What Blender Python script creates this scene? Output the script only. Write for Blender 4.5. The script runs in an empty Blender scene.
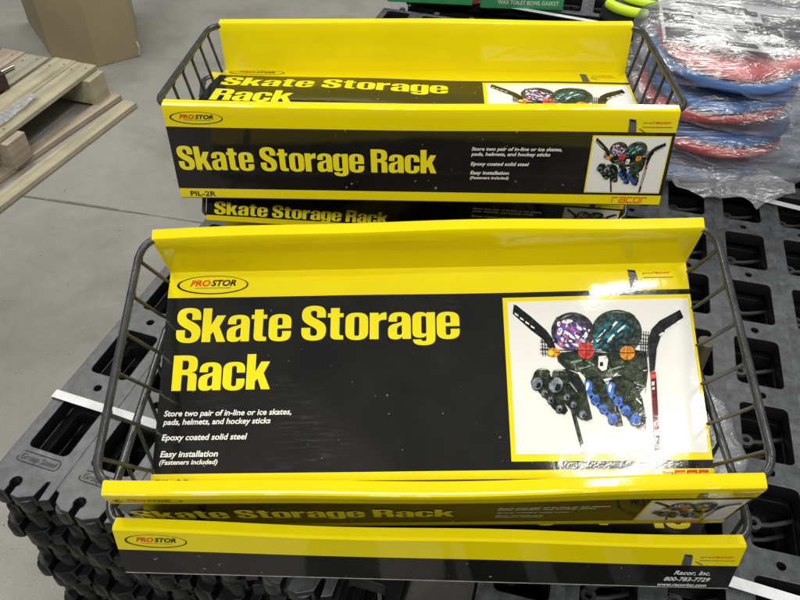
import bpy, bmesh, math, random
import numpy as np
from mathutils import Vector, Matrix, Euler, noise, geometry

random.seed(7)
SC = bpy.context.scene
COL = SC.collection
PI = math.pi
GZ = 0.0                      # concrete floor
CAMZ = 1.40                   # camera height
DECK = CAMZ - 0.782           # top of the plastic pallets

# ------------------------------------------------------------------ camera
cam_d = bpy.data.cameras.new('camera')
cam = bpy.data.objects.new('camera', cam_d)
COL.objects.link(cam)
cam_d.sensor_width = 36.0
cam_d.lens = 36.0 * 750.37 / 800.0
cam_d.clip_start = 0.02
cam_d.clip_end = 100.0
cam.rotation_euler = (Matrix.Rotation(math.radians(90 - 44.135), 4, 'X')
                      @ Matrix.Rotation(math.radians(0.42), 4, 'Z')).to_euler()
cam.location = (0, 0, CAMZ)
SC.camera = cam

# ------------------------------------------------------------------ light
world = bpy.data.worlds.new('World')
SC.world = world
world.use_nodes = True
wnt = world.node_tree
bg = wnt.nodes['Background']
bg.inputs['Strength'].default_value = 1.0
# a big hall: pale ceiling above, dimmer walls around
wtc = wnt.nodes.new('ShaderNodeTexCoord')
wsp = wnt.nodes.new('ShaderNodeSeparateXYZ')
wnt.links.new(wtc.outputs['Generated'], wsp.inputs[0])
wrp = wnt.nodes.new('ShaderNodeValToRGB')
wrp.color_ramp.elements[0].position = 0.0
wrp.color_ramp.elements[0].color = (0.065, 0.067, 0.07, 1)
wrp.color_ramp.elements[1].position = 0.75
wrp.color_ramp.elements[1].color = (0.25, 0.262, 0.28, 1)
wnt.links.new(wsp.outputs['Z'], wrp.inputs['Fac'])
wnt.links.new(wrp.outputs['Color'], bg.inputs['Color'])
SC.view_settings.view_transform = 'Standard'
SC.view_settings.look = 'None'
SC.view_settings.exposure = 0.0


def lamp(name, loc, size, energy, target, color=(1, 0.97, 0.9), sx=None):
    d = bpy.data.lights.new(name, 'AREA')
    d.shape = 'RECTANGLE'
    d.size, d.size_y = size
    d.energy = energy
    d.color = color
    o = bpy.data.objects.new(name, d)
    COL.objects.link(o)
    o.location = loc
    v = (Vector(target) - Vector(loc)).normalized()
    z = -v
    x = Vector(sx) if sx else Vector((1, 0, 0))
    x = (x - z * x.dot(z)).normalized()
    y = z.cross(x)
    o.rotation_euler = Matrix((x, y, z)).transposed().to_euler()
    return o


# rows of ceiling tubes: the near right one is mirrored in the glossy card
lamp('ceiling_lamp', (1.04, -0.50, 3.74), (0.74, 0.030), 11, (0.3, 0.5, 0.7), sx=(-0.76, -0.64, 0))
lamp('ceiling_lamp', (0.93, 0.14, 3.96), (0.34, 0.06), 19, (0.3, 0.6, 0.7), sx=(1, 0.2, 0))
lamp('ceiling_lamp', (-1.7, 2.9, 4.3), (2.4, 0.45), 92, (-0.6, 1.9, 0.0), sx=(0.3, 0.95, 0))
lamp('ceiling_lamp', (1.6, 4.2, 4.3), (2.4, 0.45), 76, (0.8, 1.6, 0.3), sx=(0.3, 0.95, 0))
lamp('ceiling_lamp', (-0.4, -1.9, 4.3), (2.4, 0.45), 112, (0.0, 0.7, 0.6), sx=(1, 0, 0))


# ------------------------------------------------------------------ materials
def new_mat(name):
    m = bpy.data.materials.new(name)
    m.use_nodes = True
    nt = m.node_tree
    return m, nt, nt.nodes['Principled BSDF']


def rgb(c):
    return (c[0], c[1], c[2], 1)


def noise_node(nt, scale, detail=4, rough=0.55, coord='Object', stretch=None):
    tc = nt.nodes.new('ShaderNodeTexCoord')
    n = nt.nodes.new('ShaderNodeTexNoise')
    n.inputs['Scale'].default_value = scale
    n.inputs['Detail'].default_value = detail
    n.inputs['Roughness'].default_value = rough
    if stretch:
        mp = nt.nodes.new('ShaderNodeMapping')
        mp.inputs['Scale'].default_value = stretch
        nt.links.new(tc.outputs[coord], mp.inputs['Vector'])
        nt.links.new(mp.outputs['Vector'], n.inputs['Vector'])
    else:
        nt.links.new(tc.outputs[coord], n.inputs['Vector'])
    return n


def ramp(nt, src, stops):
    r = nt.nodes.new('ShaderNodeValToRGB')
    e = r.color_ramp.elements
    while len(e) < len(stops):
        e.new(0.5)
    for k, (p, c) in enumerate(stops):
        e[k].position = p
        e[k].color = c if len(c) == 4 else rgb(c)
    nt.links.new(src, r.inputs['Fac'])
    return r


def mat(name, color, rough=0.5, metal=0.0, var=0.0, scale=12, bump=0.0, bscale=60, coord='Object', spec=0.5, stretch=None):
    m, nt, b = new_mat(name)
    b.inputs['Base Color'].default_value = rgb(color)
    b.inputs['Roughness'].default_value = rough
    b.inputs['Metallic'].default_value = metal
    b.inputs['Specular IOR Level'].default_value = spec
    if var:
        n = noise_node(nt, scale, coord=coord, stretch=stretch)
        lo = [max(0, c * (1 - var)) for c in color]
        hi = [min(1, c * (1 + var)) for c in color]
        r = ramp(nt, n.outputs['Fac'], [(0.3, lo), (0.7, hi)])
        nt.links.new(r.outputs['Color'], b.inputs['Base Color'])
    if bump:
        n2 = noise_node(nt, bscale, coord=coord, stretch=stretch)
        bp = nt.nodes.new('ShaderNodeBump')
        bp.inputs['Strength'].default_value = bump
        bp.inputs['Distance'].default_value = 0.002
        nt.links.new(n2.outputs['Fac'], bp.inputs['Height'])
        nt.links.new(bp.outputs['Normal'], b.inputs['Normal'])
    return m


PRINTS = {}


def ink(name, color, rough=0.075, specks=False):
    """glossy printed card: every ink shares the same fine buckle of the varnish"""
    if name in PRINTS:
        return PRINTS[name]
    m, nt, b = new_mat('print_' + name)
    b.inputs['Base Color'].default_value = rgb(color)
    b.inputs['Roughness'].default_value = rough
    b.inputs['Specular IOR Level'].default_value = 0.42
    n1 = noise_node(nt, 26, 3, 0.5)
    n2 = noise_node(nt, 420, 2, 0.5)
    b1 = nt.nodes.new('ShaderNodeBump')
    b1.inputs['Strength'].default_value = 0.22
    b1.inputs['Distance'].default_value = 0.0011
    b2 = nt.nodes.new('ShaderNodeBump')
    b2.inputs['Strength'].default_value = 0.08
    b2.inputs['Distance'].default_value = 0.0004
    nt.links.new(n1.outputs['Fac'], b1.inputs['Height'])
    nt.links.new(n2.outputs['Fac'], b2.inputs['Height'])
    nt.links.new(b1.outputs['Normal'], b2.inputs['Normal'])
    nt.links.new(b2.outputs['Normal'], b.inputs['Normal'])
    if specks:
        n3 = noise_node(nt, 150, 1, 0.4)
        n4 = noise_node(nt, 9, 3, 0.6)
        r1 = ramp(nt, n3.outputs['Fac'], [(0.765, (0, 0, 0)), (0.80, (1, 1, 1))])
        hi = [min(1, c * 1.35 + 0.004) for c in color]
        lo = [c * 0.85 for c in color]
        r2 = ramp(nt, n4.outputs['Fac'], [(0.35, lo), (0.7, hi)])
        mx = nt.nodes.new('ShaderNodeMix')
        mx.data_type = 'RGBA'
        nt.links.new(r1.outputs['Color'], mx.inputs[0])
        nt.links.new(r2.outputs['Color'], mx.inputs[6])
        mx.inputs[7].default_value = (0.22, 0.22, 0.20, 1)
        # rubbed smears: fine directional scratches inside a few soft patches
        s1 = noise_node(nt, 1.0, 5, 0.7, stretch=(34, 260, 34))
        s2 = noise_node(nt, 6.5, 3, 0.5)
        q1 = ramp(nt, s1.outputs['Fac'], [(0.50, (0, 0, 0)), (0.72, (1, 1, 1))])
        q2 = ramp(nt, s2.outputs['Fac'], [(0.56, (0, 0, 0)), (0.72, (0.8, 0.8, 0.8))])
        mm = nt.nodes.new('ShaderNodeMath')
        mm.operation = 'MULTIPLY'
        nt.links.new(q1.outputs['Color'], mm.inputs[0])
        nt.links.new(q2.outputs['Color'], mm.inputs[1])
        mx2 = nt.nodes.new('ShaderNodeMix')
        mx2.data_type = 'RGBA'
        nt.links.new(mm.outputs[0], mx2.inputs[0])
        nt.links.new(mx.outputs[2], mx2.inputs[6])
        mx2.inputs[7].default_value = (0.075, 0.074, 0.07, 1)
        nt.links.new(mx2.outputs[2], b.inputs['Base Color'])
        n5 = noise_node(nt, 14, 5, 0.65)
        r3 = ramp(nt, n5.outputs['Fac'], [(0.3, (rough * 0.7,) * 3), (0.75, (rough * 1.6,) * 3)])
        nt.links.new(r3.outputs['Color'], b.inputs['Roughness'])
    if name in ('gear', 'gear2', 'helm', 'helm2', 'violet', 'teal', 'blue', 'grey', 'ink', 'red', 'orange', 'stickred', 'stick'):
        # halftone photograph: mottled light and dark inside every colour
        dark = 0.25 if name not in ('red', 'orange', 'blue') else 0.45
        lite = {'gear': 3.2, 'gear2': 2.6, 'helm': 2.5, 'helm2': 2.6, 'ink': 1.8}.get(name, 1.7)
        p1 = noise_node(nt, 170, 5, 0.7)
        rp = ramp(nt, p1.outputs['Fac'], [(0.36, [c * dark for c in color]), (0.52, color), (0.66, [min(1, c * lite + 0.01) for c in color])])
        nt.links.new(rp.outputs['Color'], b.inputs['Base Color'])
    if name == 'yellow':
        y1 = noise_node(nt, 5, 4, 0.6)
        y2 = noise_node(nt, 1.0, 4, 0.7, stretch=(40, 300, 40))
        ry = ramp(nt, y1.outputs['Fac'], [(0.3, [c * 0.93 for c in color]), (0.7, [min(1, c * 1.03) for c in color])])
        rs = ramp(nt, y2.outputs['Fac'], [(0.66, (0, 0, 0)), (0.80, (0.35, 0.35, 0.35))])
        my = nt.nodes.new('ShaderNodeMix')
        my.data_type = 'RGBA'
        nt.links.new(rs.outputs['Color'], my.inputs[0])
        nt.links.new(ry.outputs['Color'], my.inputs[6])
        my.inputs[7].default_value = (0.62, 0.52, 0.05, 1)
        nt.links.new(my.outputs[2], b.inputs['Base Color'])
    PRINTS[name] = m
    return m


YEL = ink('yellow', (0.84, 0.70, 0.004), 0.075)
YTX = ink('title_yellow', (0.86, 0.75, 0.012), 0.085)
BLK = ink('black', (0.010, 0.0096, 0.0092), 0.075, specks=True)
INKC = {'ink': (0.012, 0.013, 0.014), 'paper': (0.80, 0.80, 0.78), 'stick': (0.06, 0.075, 0.055), 'gear': (0.018, 0.026, 0.014),
        'gear2': (0.04, 0.055, 0.032), 'lace': (0.25, 0.36, 0.27), 'helm': (0.035, 0.03, 0.045), 'violet': (0.10, 0.07, 0.30),
        'pink': (0.55, 0.12, 0.30), 'helm2': (0.022, 0.045, 0.04), 'teal': (0.02, 0.17, 0.22), 'orange': (0.75, 0.27, 0.02),
        'red': (0.62, 0.06, 0.05), 'amber': (0.85, 0.62, 0.03), 'grey': (0.20, 0.23, 0.27), 'blue': (0.05, 0.16, 0.62),
        'navy': (0.03, 0.06, 0.24), 'stickred': (0.16, 0.012, 0.015), 'logo_red': (0.66, 0.07, 0.015), 'flap_grey': (0.09, 0.09, 0.10),
        'text_white': (0.80, 0.80, 0.78)}
for k_, v_ in INKC.items():
    ink(k_, v_)
BOARD = mat('grey_board', (0.42, 0.38, 0.31), 0.8, var=0.15, scale=40)
EDGE = mat('torn_board_edge', (0.52, 0.50, 0.44), 0.85, var=0.35, scale=160)
WORN = mat('worn_fold', (0.82, 0.70, 0.07), 0.4, var=0.10, scale=90)
WIRE = mat('epoxy_wire', (0.075, 0.076, 0.080), 0.26, metal=0.5, var=0.3, scale=60, bump=0.15, bscale=300)


# ------------------------------------------------------------------ mesh helpers
def link(name, me, parent=None, m=None):
    o = bpy.data.objects.new(name, me)
    COL.objects.link(o)
    if parent is not None:
        o.parent = parent
    if m is not None:
        for k in (m if isinstance(m, (list, tuple)) else [m]):
            me.materials.append(k)
    return o


def empty(name, loc, rot=(0, 0, 0)):
    o = bpy.data.objects.new(name, None)
    COL.objects.link(o)
    o.location = loc
    o.rotation_euler = rot
    o.empty_display_size = 0.05
    return o


def tag(o, label, cat, group=None, kind=None):
    if label:
        o['label'] = label
    if cat:
        o['category'] = cat
    if group:
        o['group'] = group
    if kind:
        o['kind'] = kind
    return o


class MB:
    def __init__(s):
        s.v, s.f, s.mi = [], [], []

    def add(s, vs, fs, mi=0):
        n = len(s.v)
        s.v += [tuple(p) for p in vs]
        s.f += [tuple(i + n for i in f) for f in fs]
        s.mi += [mi] * len(fs)

    def tube(s, pts, r, closed=False, n=10, mi=0, caps=True):
        pts = [Vector(p) for p in pts]
        N = len(pts)
        vs, fs = [], []
        up = None
        for i, p in enumerate(pts):
            a = pts[(i - 1) % N] if (closed or i > 0) else p
            b = pts[(i + 1) % N] if (closed or i < N - 1) else p
            t = (b - a).normalized()
            if up is None:
                up = Vector((0, 0, 1)) if abs(t.z) < 0.9 else Vector((1, 0, 0))
            u = (up - t * up.dot(t)).normalized()
            w = t.cross(u)
            up = u
            rr = r(i / max(1, N - 1)) if callable(r) else r
            for k in range(n):
                a_ = 2 * PI * k / n
                vs.append(p + u * (math.cos(a_) * rr) + w * (math.sin(a_) * rr))
        for i in range(N if closed else N - 1):
            j = (i + 1) % N
            for k in range(n):
                l = (k + 1) % n
                fs.append((i * n + k, i * n + l, j * n + l, j * n + k))
        if caps and not closed:
            fs.append(tuple(range(n))[::-1])
            fs.append(tuple((N - 1) * n + k for k in range(n)))
        s.add(vs, fs, mi)

    def box(s, c, d, M=None, mi=0):
        vs = []
        for z in (-1, 1):
            for y in (-1, 1):
                for x in (-1, 1):
                    p = Vector((c[0] + x * d[0] / 2, c[1] + y * d[1] / 2, c[2] + z * d[2] / 2))
                    vs.append(M @ p if M else p)
        s.add(vs, [(0, 2, 3, 1), (4, 5, 7, 6), (0, 1, 5, 4), (2, 6, 7, 3), (0, 4, 6, 2), (1, 3, 7, 5)], mi)

    def mesh(s, name, smooth=None):
        me = bpy.data.meshes.new(name)
        me.from_pydata(s.v, [], s.f)
        me.update()
        me.polygons.foreach_set('material_index', s.mi)
        if smooth is not None:
            me.polygons.foreach_set('use_smooth', [True] * len(s.f))
            me.set_sharp_from_angle(angle=math.radians(smooth))
        me.update()
        return me

    def build(s, name, m, parent=None, smooth=None):
        return link(name, s.mesh(name, smooth), parent, m)


def bevel(o, w, seg=2, ang=40):
    """bake a bevel into the mesh"""
    bm = bmesh.new()
    bm.from_mesh(o.data)
    ed = [e for e in bm.edges if len(e.link_faces) == 2 and e.calc_face_angle(0) > math.radians(ang)]
    bmesh.ops.bevel(bm, geom=ed, offset=w, segments=seg, affect='EDGES', profile=0.6)
    bm.to_mesh(o.data)
    bm.free()
    return o


def smooth_path(pts, rad, seg=6, closed=False):
    """polyline with its corners rounded"""
    pts = [Vector(p) for p in pts]
    out = []
    N = len(pts)
    for i, p in enumerate(pts):
        if not closed and i in (0, N - 1):
            out.append(p)
            continue
        a, b = pts[(i - 1) % N], pts[(i + 1) % N]
        da, db = (a - p), (b - p)
        ra = min(rad, da.length * 0.49)
        rb = min(rad, db.length * 0.49)
        p0, p2 = p + da.normalized() * ra, p + db.normalized() * rb
        for k in range(seg + 1):
            t = k / seg
            out.append(p0 * (1 - t) ** 2 + p * 2 * t * (1 - t) + p2 * t * t)
    return out


def curve_fill(loops, extrude=0.0, bev=0.0):
    """filled flat shape (with holes) -> (verts, faces); loops are lists of 2-D points"""
    if not extrude and not bev:
        vs, fs, base = [], [], 0
        groups = []           # outer outlines, each with the holes that lie inside it
        def inside(p, poly):
            c = False
            for k in range(len(poly)):
                (x1, y1), (x2, y2) = poly[k][:2], poly[k - 1][:2]
                if (y1 > p[1]) != (y2 > p[1]) and p[0] < (x2 - x1) * (p[1] - y1) / (y2 - y1) + x1:
                    c = not c
            return c
        for lp in loops:
            for g_ in groups:
                if inside(lp[0], g_[0]):
                    g_.append(lp)
                    break
            else:
                groups.append([lp])
        for g_ in groups:
            flat = [p for lp in g_ for p in lp]
            tri = geometry.tessellate_polygon([[Vector((p[0], p[1], 0)) for p in lp] for lp in g_])
            vs += [(p[0], p[1], 0.0) for p in flat]
            fs += [tuple(i + base for i in t) for t in tri]
            base += len(flat)
        return vs, fs
    cu = bpy.data.curves.new('tmp', 'CURVE')
    cu.dimensions = '2D'
    cu.fill_mode = 'BOTH'
    cu.extrude = extrude
    cu.bevel_depth = bev
    cu.bevel_resolution = 1
    for lp in loops:
        sp = cu.splines.new('POLY')
        sp.points.add(len(lp) - 1)
        for q, p in zip(sp.points, lp):
            q.co = (p[0], p[1], 0, 1)
        sp.use_cyclic_u = True
    o = bpy.data.objects.new('tmp', cu)
    COL.objects.link(o)
    dg = bpy.context.evaluated_depsgraph_get()
    me = bpy.data.meshes.new_from_object(o.evaluated_get(dg))
    vs = [tuple(v.co) for v in me.vertices]
    fs = [tuple(p.vertices) for p in me.polygons]
    bpy.data.objects.remove(o)
    bpy.data.curves.remove(cu)
    bpy.data.meshes.remove(me)
    return vs, fs


TEXTS = {}


def text_fill(body, bold=0.0, shear=0.0):
    if (body, bold, shear) in TEXTS:
        return TEXTS[(body, bold, shear)]
    cu = bpy.data.curves.new('tmp', 'FONT')
    cu.body = body
    cu.size = 1.0
    cu.offset = bold
    cu.shear = shear
    cu.resolution_u = 3
    o = bpy.data.objects.new('tmp', cu)
    COL.objects.link(o)
    dg = bpy.context.evaluated_depsgraph_get()
    me = bpy.data.meshes.new_from_object(o.evaluated_get(dg))
    vs = [tuple(v.co) for v in me.vertices]
    fs = [tuple(p.vertices) for p in me.polygons]
    bpy.data.objects.remove(o)
    bpy.data.curves.remove(cu)
    bpy.data.meshes.remove(me)
    TEXTS[(body, bold, shear)] = (vs, fs)
    return vs, fs


# ------------------------------------------------------------------ heavy condensed lettering for the title
def cub(p0, p1, p2, p3, n=7):
    out = []
    for k in range(1, n + 1):
        t = k / n
        a, b, c, d = (1 - t) ** 3, 3 * t * (1 - t) ** 2, 3 * t * t * (1 - t), t ** 3
        out.append((a * p0[0] + b * p1[0] + c * p2[0] + d * p3[0], a * p0[1] + b * p1[1] + c * p2[1] + d * p3[1]))
    return out


def path(s):
    """'x,y' points; 'c x,y x,y x,y' bezier"""
    out, tok = [], s.split()
    i = 0
    P = lambda t: tuple(float(q) for q in t.split(','))
    while i < len(tok):
        if tok[i] == 'c':
            a, b, c = P(tok[i + 1]), P(tok[i + 2]), P(tok[i + 3])
            out += cub(out[-1], a, b, c)
            i += 4
        else:
            out.append(P(tok[i]))
            i += 1
    return out


GLYPH = {
    'S': (50, ['49,66 31,66 31,79 c 31,85 29,87 25,87 c 20,87 18,84 18,79 c 18,72 21,69 30,62 c 44,52 50,45 50,30 '
               'c 50,8 44,-2 25,-2 c 7,-2 0,8 0,24 0,36 18,36 18,20 c 18,14 20,12 25,12 c 30,12 32,15 32,21 '
               'c 32,30 29,34 19,41 c 6,51 0,58 0,74 c 0,93 7,102 25,102 c 43,102 49,93 49,76']),
    'k': (48, ['0,0 0,100 18,100 18,50 29,78 47,78 35,45 49,0 31,0 23,30 18,22 18,0']),
    'a': (46, ['46,0 29,0 29,7 c 25,0 20,-1 14,-1 c 4,-1 0,5 0,16 0,25 c 0,38 5,42 17,46 c 26,49 28,50 28,56 '
               '28,61 c 28,66 26,67 23,67 c 19,67 18,65 18,61 18,51 1,51 1,55 c 1,72 8,79 24,79 c 40,79 46,72 46,55',
               '28,41 c 20,37 18,34 18,26 18,18 c 18,14 19,12 22,12 c 26,12 28,14 28,19']),
    't': (33, ['6,94 24,94 24,78 32,78 32,66 24,66 24,18 c 24,13 26,12 32,12 32,0 21,0 c 10,0 6,4 6,15 6,66 0,66 0,78 6,78']),
    'e': (46, ['46,36 18,36 18,17 c 18,12 19,10 23,10 c 27,10 28,13 28,18 28,28 46,28 46,20 c 46,5 39,-2 23,-2 '
               'c 6,-2 0,6 0,22 0,56 c 0,72 7,79 23,79 c 39,79 46,72 46,56',
               '28,46 28,59 c 28,65 27,68 23,68 c 19,68 18,65 18,59 18,46']),
    'o': (46, ['46,56 46,22 c 46,6 39,-2 23,-2 c 7,-2 0,6 0,22 0,56 c 0,72 7,79 23,79 c 39,79 46,72 46,56',
               '28,60 c 28,65 27,67 23,67 c 19,67 18,65 18,60 18,17 c 18,12 19,10 23,10 c 27,10 28,12 28,17']),
    'r': (34, ['0,0 0,78 18,78 18,69 c 21,76 26,79 34,79 34,57 c 22,58 18,54 18,46 18,0']),
    'g': (46, ['46,78 29,78 29,72 c 26,78 21,79 16,79 c 5,79 0,72 0,60 0,20 c 0,9 4,3 15,3 c 21,3 25,5 28,9 28,2 '
               'c 28,-5 27,-7 23,-7 c 20,-7 18,-6 18,-2 1,-2 c 1,-14 8,-19 23,-19 c 40,-19 46,-12 46,2',
               '28,61 c 28,65 27,67 23,67 c 19,67 18,65 18,61 18,22 c 18,17 19,15 23,15 c 27,15 28,17 28,22']),
    'R': (51, ['0,0 0,100 24,100 c 44,100 50,94 50,76 50,69 c 50,57 47,53 38,51 c 48,49 50,45 50,36 50,0 32,0 32,37 '
               'c 32,43 30,44 25,44 19,44 19,0',
               '19,85 25,85 c 30,85 32,82 32,76 32,70 c 32,62 30,59 25,59 19,59']),
    'c': (45, ['45,48 28,48 28,60 c 28,65 27,67 23,67 c 19,67 18,65 18,60 18,17 c 18,12 19,10 23,10 c 27,10 28,12 28,17 28,31 45,31 45,21 '
               'c 45,6 39,-2 23,-2 c 7,-2 0,6 0,22 0,56 c 0,72 7,79 23,79 c 39,79 45,72 45,56']),
}


def title_loops(txt):
    x, loops = 0.0, []
    for ch in txt:
        if ch == ' ':
            x += 18
            continue
        w, ps = GLYPH[ch]
        for s in ps:
            loops.append([(px + x, py) for px, py in path(s)])
        x += w + 3.2
    return loops, x - 3.2

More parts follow.
